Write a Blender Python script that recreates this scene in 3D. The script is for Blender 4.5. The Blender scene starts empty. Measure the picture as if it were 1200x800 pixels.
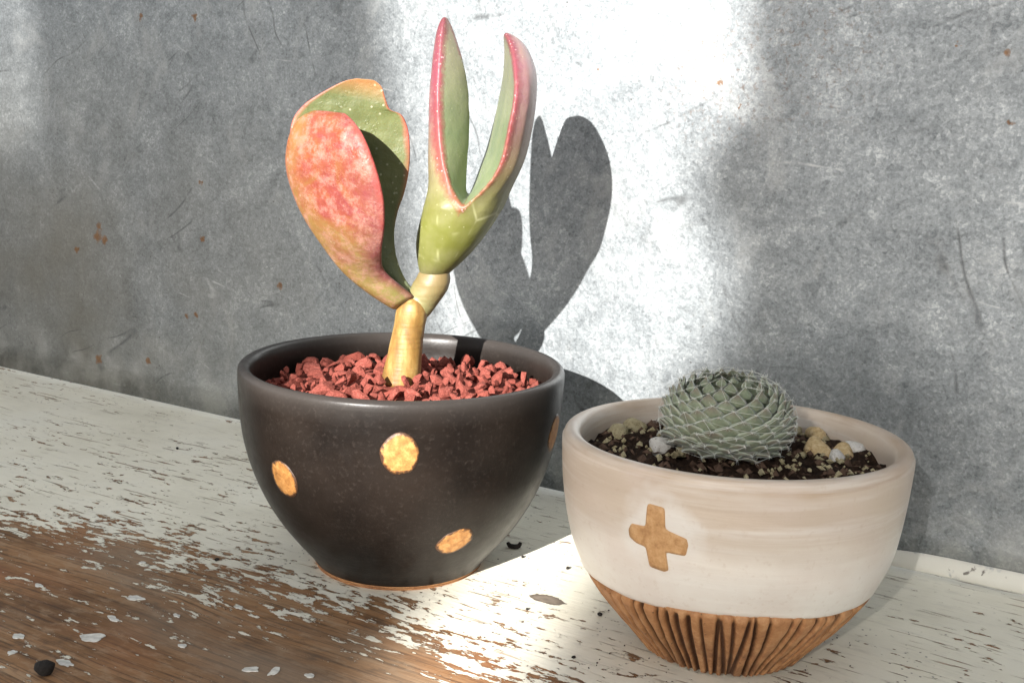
import bpy, bmesh, math, random
from mathutils import Vector, Matrix, noise

S = 0.01                      # every coordinate below is in centimetres
R = math.radians
scn = bpy.context.scene
col = scn.collection
rnd = random.Random(7)

# ------------------------------------------------------------------ camera
F_PX, PITCH, ROLL, CAM_H = 1400.0, R(11.3), R(2.0), 14.0
cd = bpy.data.cameras.new('camera')
cd.sensor_width = 36.0
cd.lens = F_PX / 1200.0 * 36.0
cd.clip_start = 0.01
cd.clip_end = 100.0
cam = bpy.data.objects.new('camera', cd)
cam.matrix_world = (Matrix.Translation((0, 0, CAM_H * S))
                    @ Matrix.Rotation(math.pi / 2 - PITCH, 4, 'X')
                    @ Matrix.Rotation(ROLL, 4, 'Z'))
col.objects.link(cam)
scn.camera = cam

# ------------------------------------------------------------------ light
SUN_AZ, SUN_EL = R(66.0), R(21.0)          # direction the light travels to (from +x), elevation
w = bpy.data.worlds.new('World')
scn.world = w
w.use_nodes = True
wn, wl = w.node_tree.nodes, w.node_tree.links
wn.clear()
wo = wn.new('ShaderNodeOutputWorld')
wb = wn.new('ShaderNodeBackground')
wb.inputs['Strength'].default_value = 0.071
sky = wn.new('ShaderNodeTexSky')
sky.sky_type = 'NISHITA'
sky.sun_disc = False
sky.sun_elevation = SUN_EL
# the sun stands opposite to the travel direction; sky rotation is clockwise from +Y
_sx, _sy = -math.cos(SUN_AZ), -math.sin(SUN_AZ)
sky.sun_rotation = math.atan2(_sx, _sy)
hs = wn.new('ShaderNodeHueSaturation')
hs.inputs['Saturation'].default_value = 0.22
wl.new(sky.outputs[0], hs.inputs['Color'])
wl.new(hs.outputs[0], wb.inputs['Color'])
wl.new(wb.outputs[0], wo.inputs['Surface'])

sd = bpy.data.lights.new('sun', 'SUN')
sd.energy = 5.0
sd.angle = R(0.53)
sd.color = (1.0, 0.965, 0.92)
sun = bpy.data.objects.new('sun', sd)
_d = Vector((math.cos(SUN_AZ) * math.cos(SUN_EL), math.sin(SUN_AZ) * math.cos(SUN_EL), -math.sin(SUN_EL)))
sun.rotation_euler = _d.to_track_quat('-Z', 'Y').to_euler()
sun.location = (-1, -2, 2)
col.objects.link(sun)

vs = scn.view_settings
vs.view_transform = 'Standard'
vs.look = 'None'
vs.gamma = 1.0
vs.use_curve_mapping = False
vs.exposure = 1.65
scn.cycles.max_bounces = 6
scn.cycles.diffuse_bounces = 3
scn.cycles.glossy_bounces = 2

# ------------------------------------------------------------------ helpers
def pix(u, v, y):
    """world point (cm) that lies at depth y and shows at photograph pixel u, v"""
    x = (u - 600) / F_PX
    yy = -(v - 400) / F_PX
    c, s = math.cos(ROLL), math.sin(ROLL)
    X, Y = c * x - s * yy, s * x + c * yy
    d = Vector((X, math.cos(PITCH) + Y * math.sin(PITCH), -math.sin(PITCH) + Y * math.cos(PITCH)))
    return Vector((0, 0, CAM_H)) + d * (y / d.y)

def pixz(u, v, z):
    """world point (cm) at height z that shows at photograph pixel u, v"""
    a, b = pix(u, v, 1.0), Vector((0, 0, CAM_H))
    d = a - b
    return b + d * ((z - CAM_H) / d.z)

def toscreen(P):
    d = P - Vector((0, 0, CAM_H))
    dep = d.y * math.cos(PITCH) - d.z * math.sin(PITCH)
    X, Y = d.x / dep, (d.y * math.sin(PITCH) + d.z * math.cos(PITCH)) / dep
    c, s = math.cos(ROLL), math.sin(ROLL)
    return 600 + F_PX * (c * X + s * Y), 400 - F_PX * (-s * X + c * Y)

WN = Vector((0.516, 0.857, 0)).normalized()       # into the wall
WT = Vector((WN.y, -WN.x, 0))                     # along the wall, to the right
WC = WN.dot(Vector((1.45, 42.17, 0)))             # wall plane: WN.P = WC
WROT = math.atan2(WT.y, WT.x)
WORG = WN * WC                                    # local origin at the wall's foot

def wallpix(u, v):
    a, b = pix(u, v, 1.0), Vector((0, 0, CAM_H))
    d = a - b
    P = b + d * ((WC - WN.dot(b)) / WN.dot(d))
    return WT.dot(P), P.z                          # local x, z in cm

def shelfpix(u, v):
    P = pixz(u, v, 0)
    return WT.dot(P), WN.dot(P) - WC               # local x, y (y negative towards the camera)

def tag(o, label=None, cat=None, group=None, kind=None):
    if label: o['label'] = label
    if cat: o['category'] = cat
    if group: o['group'] = group
    if kind: o['kind'] = kind
    return o

def mesh(name, verts, faces, mat=None, smooth=True, attrs=None):
    me = bpy.data.meshes.new(name)
    me.from_pydata([tuple(Vector(v) * S) for v in verts], [], faces)
    if smooth:
        me.polygons.foreach_set('use_smooth', [True] * len(me.polygons))
    if attrs:
        for an, vals in attrs.items():
            a = me.color_attributes.new(an, 'FLOAT_COLOR', 'POINT')
            for i, c in enumerate(vals):
                a.data[i].color = (c[0], c[1], c[2], 1.0)
    if mat: me.materials.append(mat)
    me.update()
    return me

def obj(name, me, parent=None, loc=(0, 0, 0)):
    o = bpy.data.objects.new(name, me)
    o.location = Vector(loc) * S
    if parent: o.parent = parent
    col.objects.link(o)
    return o

def empty(name, loc=(0, 0, 0)):
    o = bpy.data.objects.new(name, None)
    o.empty_display_size = 0.01
    o.location = Vector(loc) * S
    col.objects.link(o)
    return o

def fix_normals(me):
    bm = bmesh.new(); bm.from_mesh(me)
    bmesh.ops.recalc_face_normals(bm, faces=bm.faces)
    bm.to_mesh(me); bm.free()
    return me

def cr(pts, n):
    """Catmull-Rom through tuples of any length"""
    out = []
    m = len(pts)
    for i in range(m - 1):
        p0, p1, p2, p3 = pts[max(i - 1, 0)], pts[i], pts[i + 1], pts[min(i + 2, m - 1)]
        for k in range(n):
            t = k / n
            out.append(tuple(0.5 * (2 * b + (c - a) * t + (2 * a - 5 * b + 4 * c - d) * t * t + (-a + 3 * b - 3 * c + d) * t ** 3)
                             for a, b, c, d in zip(p0, p1, p2, p3)))
    out.append(tuple(pts[-1]))
    return out

# ------------------------------------------------------------------ node helper
class NT:
    def __init__(self, name):
        self.m = bpy.data.materials.new(name)
        self.m.use_nodes = True
        self.t = self.m.node_tree
        self.t.nodes.clear()
        self.out = self.t.nodes.new('ShaderNodeOutputMaterial')
        self.p = self.t.nodes.new('ShaderNodeBsdfPrincipled')
        self.t.links.new(self.p.outputs[0], self.out.inputs[0])
    def n(self, typ, **kw):
        nd = self.t.nodes.new('ShaderNode' + typ)
        for k, v in kw.items(): setattr(nd, k, v)
        return nd
    def l(self, a, b): self.t.links.new(a, b)
    def put(self, sock, v):
        if hasattr(v, 'links') or isinstance(v, bpy.types.NodeSocket): self.l(v, sock)
        else: sock.default_value = v
    def obj(self):
        return self.n('TexCoord').outputs['Object']
    def attr(self, name):
        a = self.n('Attribute'); a.attribute_name = name
        return a.outputs['Color']
    def sep(self, v):
        s = self.n('SeparateXYZ'); self.l(v, s.inputs[0]); return s.outputs
    def mapping(self, v, scale=(1, 1, 1), rot=(0, 0, 0), loc=(0, 0, 0)):
        m = self.n('Mapping')
        m.inputs['Scale'].default_value = scale; m.inputs['Rotation'].default_value = rot; m.inputs['Location'].default_value = loc
        self.l(v, m.inputs['Vector']); return m.outputs[0]
    def noise(self, v, scale, detail=4, rough=0.55, dist=0.0):
        n = self.n('TexNoise')
        n.inputs['Scale'].default_value = scale; n.inputs['Detail'].default_value = detail
        n.inputs['Roughness'].default_value = rough; n.inputs['Distortion'].default_value = dist
        self.l(v, n.inputs['Vector']); return n.outputs['Fac']
    def noisec(self, v, scale, detail=3):
        n = self.n('TexNoise'); n.inputs['Scale'].default_value = scale; n.inputs['Detail'].default_value = detail
        self.l(v, n.inputs['Vector']); return n.outputs['Color']
    def voro(self, v, scale, feature='F1', out='Distance', rand=1.0):
        n = self.n('TexVoronoi'); n.feature = feature
        n.inputs['Scale'].default_value = scale; n.inputs['Randomness'].default_value = rand
        self.l(v, n.inputs['Vector']); return n.outputs[out]
    def ramp(self, f, stops, interp='LINEAR'):
        r = self.n('ValToRGB'); e = r.color_ramp; e.interpolation = interp
        while len(e.elements) < len(stops): e.elements.new(0.5)
        for el, (p, c) in zip(e.elements, stops):
            el.position = p
            el.color = (c, c, c, 1) if isinstance(c, (int, float)) else (*c, 1)
        self.l(f, r.inputs[0]); return r.outputs[0]
    def math(self, op, a, b=None, clamp=False):
        m = self.n('Math'); m.operation = op; m.use_clamp = clamp
        self.put(m.inputs[0], a)
        if b is not None: self.put(m.inputs[1], b)
        return m.outputs[0]
    def mix(self, f, a, b, blend='MIX'):
        m = self.n('Mix'); m.data_type = 'RGBA'; m.blend_type = blend
        self.put(m.inputs[0], f)
        for s, v in ((m.inputs[6], a), (m.inputs[7], b)):
            if isinstance(v, tuple): s.default_value = (*v, 1)
            else: self.l(v, s)
        return m.outputs[2]
    def bump(self, h, strength=0.3, dist=0.001, base=None):
        b = self.n('Bump'); b.inputs['Strength'].default_value = strength; b.inputs['Distance'].default_value = dist
        self.l(h, b.inputs['Height'])
        if base is not None: self.l(base, b.inputs['Normal'])
        return b.outputs[0]
    def set(self, **kw):
        names = {'color': 'Base Color', 'rough': 'Roughness', 'metal': 'Metallic', 'normal': 'Normal', 'spec': 'Specular IOR Level',
                 'sss': 'Subsurface Weight', 'sssr': 'Subsurface Radius', 'ssss': 'Subsurface Scale', 'coat': 'Coat Weight', 'coatr': 'Coat Roughness',
                 'sheen': 'Sheen Weight'}
        for k, v in kw.items():
            s = self.p.inputs[names[k]]
            if isinstance(v, tuple) and len(v) == 3 and k == 'color': s.default_value = (*v, 1)
            else: self.put(s, v)
        return self.m

# ------------------------------------------------------------------ materials
def spots(N, vec, pts, plane='xz'):
    """closest of several round marks: 0 at the mark's edge and below"""
    cur = None
    for (x, z, r) in pts:
        c = (x * S, 0, z * S) if plane == 'xz' else (x * S, z * S, 0)
        d = N.n('VectorMath', operation='DISTANCE'); N.l(vec, d.inputs[0]); d.inputs[1].default_value = c
        k = N.math('DIVIDE', d.outputs['Value'], r * S)
        cur = k if cur is None else N.math('MINIMUM', cur, k)
    return cur

def mat_wall():
    N = NT('galvanised_steel')
    o = N.obj()
    flat = N.mapping(o, (1, 0, 1))
    x, y, z = N.sep(o)
    c1 = N.sep(N.voro(flat, 780, out='Color'))
    c2 = N.sep(N.voro(flat, 1450, out='Color'))
    big = N.noise(flat, 8, 5, 0.62)
    mid = N.noise(flat, 60, 6, 0.74, 0.5)
    fine = N.noise(flat, 1300, 2, 0.6)
    rt = N.ramp(x, [(0.0, 0.0), (0.10, 1.0)])                # crisper spangle to the right
    sp = N.math('ADD', N.math('MULTIPLY', c1[0], 0.55), N.math('MULTIPLY', c2[0], 0.45))
    v = N.math('ADD', N.math('MULTIPLY', N.math('SUBTRACT', sp, 0.5), N.math('ADD', 0.26, N.math('MULTIPLY', rt, 0.46))),
               N.math('ADD', N.math('MULTIPLY', N.math('SUBTRACT', mid, 0.5), N.math('SUBTRACT', 0.66, N.math('MULTIPLY', rt, 0.46))), N.math('MULTIPLY', N.math('SUBTRACT', fine, 0.5), 0.35)))
    v = N.math('ADD', v, 0.5)
    base = N.ramp(v, [(0.18, (0.088, 0.097, 0.102)), (0.40, (0.208, 0.227, 0.239)), (0.58, (0.302, 0.325, 0.338)), (0.82, (0.58, 0.605, 0.615))])
    # a few big pale zinc grains
    gr_ = N.math('MULTIPLY', N.ramp(c1[1], [(0.90, 0.0), (0.97, 0.6)]), rt)
    base = N.mix(gr_, base, (0.62, 0.63, 0.62))
    base = N.mix(1.0, base, N.ramp(big, [(0.3, 0.76), (0.52, 1.0), (0.72, 1.18)]), 'MULTIPLY')
    bl = N.ramp(N.noise(N.mapping(flat, (1, 1, 0.6)), 30, 6, 0.72, 1.4), [(0.54, 0.0), (0.70, 1.0)])
    base = N.mix(N.math('MULTIPLY', bl, N.math('SUBTRACT', 0.42, N.math('MULTIPLY', rt, 0.22))), base, (0.46, 0.47, 0.465))
    # brown-grey film, deepened by painted corner vignette, towards the left and the foot
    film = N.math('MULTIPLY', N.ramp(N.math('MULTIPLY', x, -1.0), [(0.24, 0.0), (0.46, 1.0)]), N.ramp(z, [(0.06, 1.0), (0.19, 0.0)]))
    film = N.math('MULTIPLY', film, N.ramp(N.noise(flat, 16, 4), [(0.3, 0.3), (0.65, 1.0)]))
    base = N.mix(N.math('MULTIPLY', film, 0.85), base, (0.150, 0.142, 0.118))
    film_vignette = N.math('MULTIPLY', N.ramp(N.math('MULTIPLY', x, -1.0), [(0.40, 0.0), (0.60, 1.0)]), N.ramp(N.math('ADD', z, N.math('MULTIPLY', big, 0.05)), [(0.03, 1.0), (0.10, 0.0)]))  # dark stain plus vignette shade painted into the lower left corner
    base = N.mix(N.math('MULTIPLY', film_vignette, 0.7), base, (0.062, 0.058, 0.048))
    foot = N.math('MULTIPLY', N.ramp(z, [(0.004, 1.0), (0.03, 0.0)]), N.ramp(N.noise(flat, 60, 4), [(0.40, 0.0), (0.62, 1.0)]))
    base = N.mix(N.math('MULTIPLY', foot, 0.5), base, (0.46, 0.46, 0.44))
    # scratches: long thin lines, broken up
    for k, (ang, sc, lo, colr) in enumerate(((R(28), 1.0, 0.555, (0.055, 0.058, 0.06)), (R(-64), 0.8, 0.55, (0.06, 0.062, 0.064)), (R(-14), 0.9, 0.60, (0.60, 0.61, 0.61)))):
        rv = N.mapping(flat, (1, 1, 1), (0, ang, 0), (k * 0.37, 0, k * 0.21))
        wob = N.noise(N.mapping(rv, (14, 1, 14)), 1.0, 2)
        zz = N.math('ADD', N.sep(rv)[2], N.math('MULTIPLY', wob, 0.030))
        cv = N.n('CombineXYZ'); N.l(N.math('MULTIPLY', N.sep(rv)[0], 5.0 * sc), cv.inputs[0]); N.l(N.math('MULTIPLY', zz, 55.0 * sc), cv.inputs[2])
        ln = N.ramp(N.math('ABSOLUTE', N.math('SUBTRACT', N.noise(cv.outputs[0], 1.0, 1), 0.5)), [(0.0, 1.0), (0.012, 0.0)])
        mk = N.ramp(N.noise(N.mapping(flat, loc=(k, 0, k)), 22, 4, 0.7), [(lo, 0.0), (lo + 0.07, 1.0)])
        base = N.mix(N.math('MULTIPLY', N.math('MULTIPLY', ln, mk), N.math('SUBTRACT', 0.66, N.math('MULTIPLY', rt, 0.62))), base, colr)
    # dark pits
    pit = N.ramp(N.voro(flat, 300), [(0.06, 1.0), (0.13, 0.0)])
    pit = N.math('MULTIPLY', pit, N.ramp(N.noise(flat, 18, 4, 0.7), [(0.53, 0.0), (0.62, 1.0)]))
    base = N.mix(N.math('MULTIPLY', pit, 0.75), base, (0.06, 0.048, 0.04))
    # rust blooms where the photograph has them
    rp = [(118, 266, .20), (116, 277, .30), (124, 281, .2), (92, 293, .16), (327, 335, .17), (219, 370, .14), (230, 369, .15), (236, 214, .12), (230, 20, .16), (166, 20, .15), (238, 280, .11),
          (116, 421, .24), (174, 423, .18), (1180, 62, .16), (1184, 142, .10), (842, 98, .09), (866, 122, .08), (700, 82, .05), (1122, 52, .10)]
    warp = N.n('VectorMath', operation='MULTIPLY_ADD')
    N.l(N.noisec(flat, 420, 4), warp.inputs[0]); warp.inputs[1].default_value = (0.006, 0, 0.006)
    sh = N.n('VectorMath', operation='ADD'); N.l(flat, sh.inputs[0]); sh.inputs[1].default_value = (-0.003, 0, -0.003)
    N.l(sh.outputs[0], warp.inputs[2])
    sd_ = spots(N, warp.outputs[0], [(*wallpix(u, v_), r) for u, v_, r in rp])
    rust = N.ramp(sd_, [(0.4, 0.85), (0.9, 0.40), (1.9, 0.0)])
    rc = N.mix(N.noise(flat, 900, 3), (0.05, 0.026, 0.014), (0.32, 0.155, 0.055))
    base = N.mix(rust, base, rc)
    # fine rust specks near the upper right of the lit patch
    hz = N.math('MULTIPLY', N.ramp(spots(N, flat, [(*wallpix(850, 90), 3.0), (*wallpix(950, 60), 3.2)]), [(0.4, 1.0), (1.0, 0.0)]),
                N.ramp(N.noise(flat, 520, 3, 0.7), [(0.54, 0.0), (0.66, 1.0)]))
    base = N.mix(N.math('MULTIPLY', hz, 0.55), base, (0.14, 0.085, 0.055))
    return N.set(color=base, rough=N.ramp(c1[2], [(0.0, 0.58), (1.0, 0.44)]), metal=0.68, spec=0.4, normal=N.bump(N.math('ADD', N.noise(flat, 500, 2), N.math('MULTIPLY', N.noise(flat, 11, 1), 6.0)), 0.20, 0.0005))

def mat_shelf():
    N = NT('chipped_white_paint_on_wood')
    o = N.obj()
    x, y, z = N.sep(o)
    flat = N.mapping(o, (1, 1, 0))
    # wavy grain along local x
    wob = N.noise(N.mapping(flat, (6, 6, 1)), 1.0, 2)
    gv = N.n('CombineXYZ')
    N.l(x, gv.inputs[0]); N.l(N.math('ADD', y, N.math('MULTIPLY', wob, 0.02)), gv.inputs[1])
    g = gv.outputs[0]
    streak = N.noise(N.mapping(g, (9, 150, 1)), 1.0, 6, 0.65, 0.3)
    fineg = N.noise(N.mapping(g, (26, 900, 1)), 1.0, 4, 0.7)
    wide = N.noise(N.mapping(g, (5, 26, 1)), 1.0, 4, 0.6)
    wood = N.ramp(N.math('ADD', N.math('MULTIPLY', streak, 0.62), N.math('MULTIPLY', wide, 0.38)),
                  [(0.30, (0.095, 0.046, 0.020)), (0.42, (0.205, 0.105, 0.045)), (0.53, (0.315, 0.170, 0.078)), (0.70, (0.47, 0.31, 0.18))])
    wood = N.mix(N.ramp(fineg, [(0.40, 0.75), (0.50, 0.0)]), wood, (0.075, 0.040, 0.022))
    mott = N.noise(N.mapping(flat, (120, 260, 1)), 1.0, 5, 0.7)
    wood = N.mix(N.ramp(mott, [(0.50, 0.0), (0.68, 0.65)]), wood, (0.40, 0.28, 0.175))
    wood = N.mix(N.ramp(mott, [(0.32, 0.6), (0.44, 0.0)]), wood, (0.085, 0.058, 0.038))
    grey = N.ramp(N.noise(N.mapping(flat, (10, 22, 1), loc=(3, 1, 0)), 1.0, 4), [(0.48, 0.0), (0.66, 0.7)])
    wood = N.mix(grey, wood, (0.25, 0.19, 0.135))
    red = N.ramp(N.noise(N.mapping(flat, (12, 26, 1), loc=(7, 4, 0)), 1.0, 3), [(0.54, 0.0), (0.70, 0.6)])
    wood = N.mix(red, wood, (0.38, 0.16, 0.07))
    # paint cover: full near the wall, gone 14 cm from it, broken up by grain-stretched noise
    chipA = N.noise(N.mapping(g, (70, 250, 1)), 1.0, 4, 0.66, 0.4)
    chipB = N.noise(N.mapping(g, (230, 560, 1), loc=(4, 2, 0)), 1.0, 3, 0.65)
    chipC = N.noise(N.mapping(g, (45, 620, 1), loc=(9, 5, 0)), 1.0, 3, 0.55)
    patch = N.noise(N.mapping(flat, (14, 20, 1)), 1.0, 3)
    edge = N.ramp(N.math('MULTIPLY', y, -1.0), [(0.0, 0.0), (0.07, 0.0), (0.105, 0.07), (0.124, 0.24), (0.136, 0.40), (0.150, 0.56), (0.18, 0.62), (0.3, 0.66)])
    c = N.math('ADD', 0.5, N.math('ADD', N.math('MULTIPLY', N.math('SUBTRACT', chipA, 0.5), 0.85), N.math('MULTIPLY', N.math('SUBTRACT', chipB, 0.5), 0.60)))
    c = N.math('ADD', c, N.math('MULTIPLY', N.math('SUBTRACT', patch, 0.5), 0.34))
    lvl = N.math('ADD', c, N.math('MULTIPLY', edge, 0.52))
    bare = N.ramp(lvl, [(0.648, 0.0), (0.660, 1.0)])
    thin = N.math('MULTIPLY', N.ramp(chipC, [(0.630, 0.0), (0.662, 1.0)]), N.ramp(patch, [(0.36, 0.0), (0.52, 1.0)]))
    bare = N.math('MAXIMUM', bare, N.math('MULTIPLY', thin, 0.85))
    # knot showing through beside the black pot
    kx, ky = shelfpix(641, 702)
    kv = N.mapping(N.mapping(flat, (1, 1, 1), loc=(-kx * S, -ky * S, 0)), (1, 2.1, 1))
    kn = N.n('VectorMath', operation='LENGTH'); N.l(kv, kn.inputs[0])
    kd = N.math('ADD', kn.outputs['Value'], N.math('MULTIPLY', N.math('SUBTRACT', N.noise(flat, 300, 3), 0.5), 0.007))
    knot = N.ramp(N.math('MULTIPLY', kd, 100.0), [(0.56, 1.0), (0.61, 0.0)])
    kc = N.ramp(N.math('MULTIPLY', kd, 100.0), [(0.0, (0.10, 0.072, 0.055)), (0.3, (0.19, 0.145, 0.11)), (0.48, (0.11, 0.075, 0.052)), (0.57, (0.04, 0.025, 0.017))])
    dirt = N.noise(flat, 20, 5, 0.65)
    paint = N.ramp(dirt, [(0.3, (0.75, 0.71, 0.575)), (0.5, (0.84, 0.80, 0.665)), (0.75, (0.86, 0.835, 0.72))])
    scuff = N.ramp(N.noise(N.mapping(g, (90, 420, 1), loc=(1, 8, 0)), 1.0, 5, 0.7), [(0.53, 0.0), (0.68, 1.0)])
    paint = N.mix(N.math('MULTIPLY', scuff, 0.24), paint, (0.40, 0.37, 0.31))
    speck = N.ramp(N.voro(flat, 420), [(0.10, 1.0), (0.17, 0.0)])
    speck = N.math('MULTIPLY', speck, N.ramp(N.noise(flat, 45, 3), [(0.54, 0.0), (0.60, 1.0)]))
    paint = N.mix(N.math('MULTIPLY', speck, 0.8), paint, (0.12, 0.09, 0.065))
    colr = N.mix(bare, paint, wood)
    colr = N.mix(N.math('MULTIPLY', knot, 0.92), colr, kc)
    cover = N.math('SUBTRACT', 1.0, N.math('MAXIMUM', N.ramp(lvl, [(0.636, 0.0), (0.668, 1.0)]), thin))
    n1 = N.bump(fineg, 0.35, 0.0005)
    n3 = N.bump(cover, 1.0, 0.0009, n1)
    rough = N.math('ADD', 0.48, N.math('MULTIPLY', bare, 0.22))
    return N.set(color=colr, rough=rough, spec=0.35, normal=n3)

def mat_black():
    N = NT('satin_black_glaze')
    o = N.obj(); x, y, z = N.sep(o)
    big = N.noise(o, 40, 4)
    fine = N.noise(o, 900, 3, 0.6)
    ring = N.noise(N.mapping(o, (8, 8, 260)), 1.0, 3)
    c = N.ramp(big, [(0.3, (0.0060, 0.0045, 0.0037)), (0.7, (0.0150, 0.0110, 0.0087))])
    c = N.mix(N.ramp(fine, [(0.55, 0.0), (0.75, 0.35)]), c, (0.042, 0.034, 0.029))
    # glaze breaks grey-brown over the lip
    c = N.mix(N.math('MULTIPLY', N.ramp(z, [(0.0575, 0.0), (0.0612, 1.0)]), 0.40), c, (0.085, 0.076, 0.070))
    pin = N.ramp(N.voro(o, 150), [(0.05, 1.0), (0.07, 0.0)])
    pin = N.math('MULTIPLY', pin, N.ramp(N.noise(o, 70, 2), [(0.56, 0.0), (0.6, 1.0)]))
    c = N.mix(N.math('MULTIPLY', pin, 0.5), c, (0.008, 0.007, 0.006))
    h = N.math('ADD', N.math('MULTIPLY', fine, 0.35), N.math('ADD', N.math('MULTIPLY', ring, 0.7), N.math('MULTIPLY', pin, -0.8)))
    return N.set(color=c, rough=N.ramp(N.noise(o, 260, 3), [(0.3, 0.30), (0.7, 0.40)]), spec=0.21, metal=0.0, normal=N.bump(h, 0.22, 0.0004))

def mat_gold():
    N = NT('bare_golden_clay_dot')
    o = N.obj()
    n = N.noise(o, 420, 5, 0.7)
    c = N.ramp(n, [(0.3, (0.20, 0.085, 0.022)), (0.5, (0.36, 0.165, 0.045)), (0.72, (0.50, 0.28, 0.10))])
    e = N.sep(N.attr('mask'))[0]
    e = N.math('ADD', e, N.math('MULTIPLY', N.math('SUBTRACT', N.noise(o, 700, 3), 0.5), 0.5))
    c = N.mix(N.ramp(e, [(0.80, 0.0), (0.94, 0.97)]), c, (0.045, 0.020, 0.010))
    return N.set(color=c, rough=0.5, spec=0.5, normal=N.bump(n, 0.35, 0.0006))

def mat_clay(name='raw_clay', groove=False):
    N = NT(name)
    o = N.obj()
    n = N.noise(o, 300, 5, 0.7)
    big = N.noise(o, 70, 3)
    c = N.ramp(n, [(0.3, (0.21, 0.088, 0.034)), (0.5, (0.37, 0.175, 0.073)), (0.72, (0.52, 0.30, 0.145))])
    c = N.mix(N.ramp(big, [(0.35, 0.0), (0.7, 0.5)]), c, (0.40, 0.20, 0.08))
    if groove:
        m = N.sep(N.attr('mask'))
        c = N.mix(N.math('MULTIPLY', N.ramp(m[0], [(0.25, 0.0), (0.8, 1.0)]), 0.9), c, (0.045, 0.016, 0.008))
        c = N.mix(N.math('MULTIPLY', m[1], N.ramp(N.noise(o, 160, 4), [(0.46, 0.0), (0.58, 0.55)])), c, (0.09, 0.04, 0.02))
    speck = N.ramp(N.voro(o, 500), [(0.10, 1.0), (0.18, 0.0)])
    speck = N.math('MULTIPLY', speck, N.ramp(N.noise(o, 130, 2), [(0.55, 0.0), (0.62, 0.8)]))
    c = N.mix(speck, c, (0.10, 0.05, 0.025))
    return N.set(color=c, rough=0.62, spec=0.4, normal=N.bump(n, 0.45, 0.0006))

def mat_white(cross_local):
    N = NT('pink_white_glaze')
    o = N.obj(); x, y, z = N.sep(o)
    ring = N.noise(N.mapping(o, (14, 14, 260)), 1.0, 4, 0.6)
    soft = N.noise(N.mapping(o, (35, 35, 90)), 1.0, 3)
    fine = N.noise(o, 650, 3)
    zz = N.math('ADD', z, N.math('MULTIPLY', N.math('SUBTRACT', ring, 0.5), 0.016))
    zz = N.math('ADD', zz, N.math('MULTIPLY', N.math('SUBTRACT', soft, 0.5), 0.012))
    c = N.ramp(N.math('MULTIPLY', zz, 10.0), [(0.20, (0.74, 0.71, 0.65)), (0.30, (0.76, 0.725, 0.66)), (0.38, (0.72, 0.665, 0.585)), (0.425, (0.61, 0.53, 0.44)), (0.49, (0.56, 0.465, 0.37)), (0.55, (0.58, 0.485, 0.39)), (0.575, (0.45, 0.335, 0.235))])
    c = N.mix(N.ramp(ring, [(0.48, 0.0), (0.62, 0.5)]), c, (0.77, 0.74, 0.69))
    pinkish = N.ramp(N.noise(o, 55, 3), [(0.45, 0.0), (0.7, 0.4)])
    c = N.mix(pinkish, c, (0.62, 0.52, 0.45))
    d = N.n('VectorMath', operation='DISTANCE'); N.l(o, d.inputs[0]); d.inputs[1].default_value = cross_local
    dd = N.math('ADD', d.outputs['Value'], N.math('MULTIPLY', N.math('SUBTRACT', N.noise(o, 120, 2), 0.5), 0.014))
    c = N.mix(N.math('MULTIPLY', N.ramp(N.math('MULTIPLY', dd, 50.0), [(0.25, 0.65), (0.56, 0.0)]), 1.0), c, (0.76, 0.745, 0.70))
    tan = N.ramp(fine, [(0.58, 0.0), (0.75, 0.25)])
    c = N.mix(tan, c, (0.48, 0.36, 0.26))
    h = N.math('ADD', N.math('MULTIPLY', ring, 1.0), N.math('MULTIPLY', fine, 0.12))
    return N.set(color=c, rough=0.36, spec=0.45, normal=N.bump(h, 0.28, 0.0008))

def mat_lava():
    N = NT('red_lava_rock')
    o = N.obj()
    oi = N.n('ObjectInfo')
    n = N.noise(o, 600, 4, 0.7)
    c = N.ramp(n, [(0.3, (0.115, 0.029, 0.021)), (0.5, (0.215, 0.056, 0.042)), (0.75, (0.33, 0.115, 0.088))])
    c = N.mix(N.ramp(oi.outputs['Random'], [(0.0, 0.85), (0.25, 0.2), (0.5, 0.0), (0.8, 0.0), (1.0, 0.6)]), c, (0.17, 0.040, 0.028))
    pit = N.ramp(N.voro(o, 900), [(0.15, 1.0), (0.35, 0.0)])
    c = N.mix(N.math('MULTIPLY', pit, 0.35), c, (0.16, 0.035, 0.025))
    return N.set(color=c, rough=0.9, spec=0.15, normal=N.bump(N.math('SUBTRACT', n, N.math('MULTIPLY', pit, 0.5)), 0.6, 0.0006))

def mat_pebble(name, a, b, cdark):
    N = NT(name)
    o = N.obj()
    n = N.noise(o, 380, 5, 0.7)
    c = N.ramp(n, [(0.28, cdark), (0.45, a), (0.7, b)])
    pit = N.ramp(N.voro(o, 620), [(0.12, 1.0), (0.26, 0.0)])
    pit = N.math('MULTIPLY', pit, N.ramp(N.noise(o, 260, 2), [(0.5, 0.0), (0.58, 0.85)]))
    c = N.mix(pit, c, (0.10, 0.065, 0.04))
    return N.set(color=c, rough=0.85, spec=0.2, normal=N.bump(n, 0.6, 0.0008))

def mat_soil():
    N = NT('dark_soil')
    o = N.obj()
    n = N.noise(o, 420, 6, 0.75)
    c = N.ramp(n, [(0.3, (0.010, 0.006, 0.004)), (0.55, (0.042, 0.024, 0.015)), (0.75, (0.11, 0.068, 0.042))])
    return N.set(color=c, rough=0.95, spec=0.15, normal=N.bump(n, 1.0, 0.002))

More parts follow.
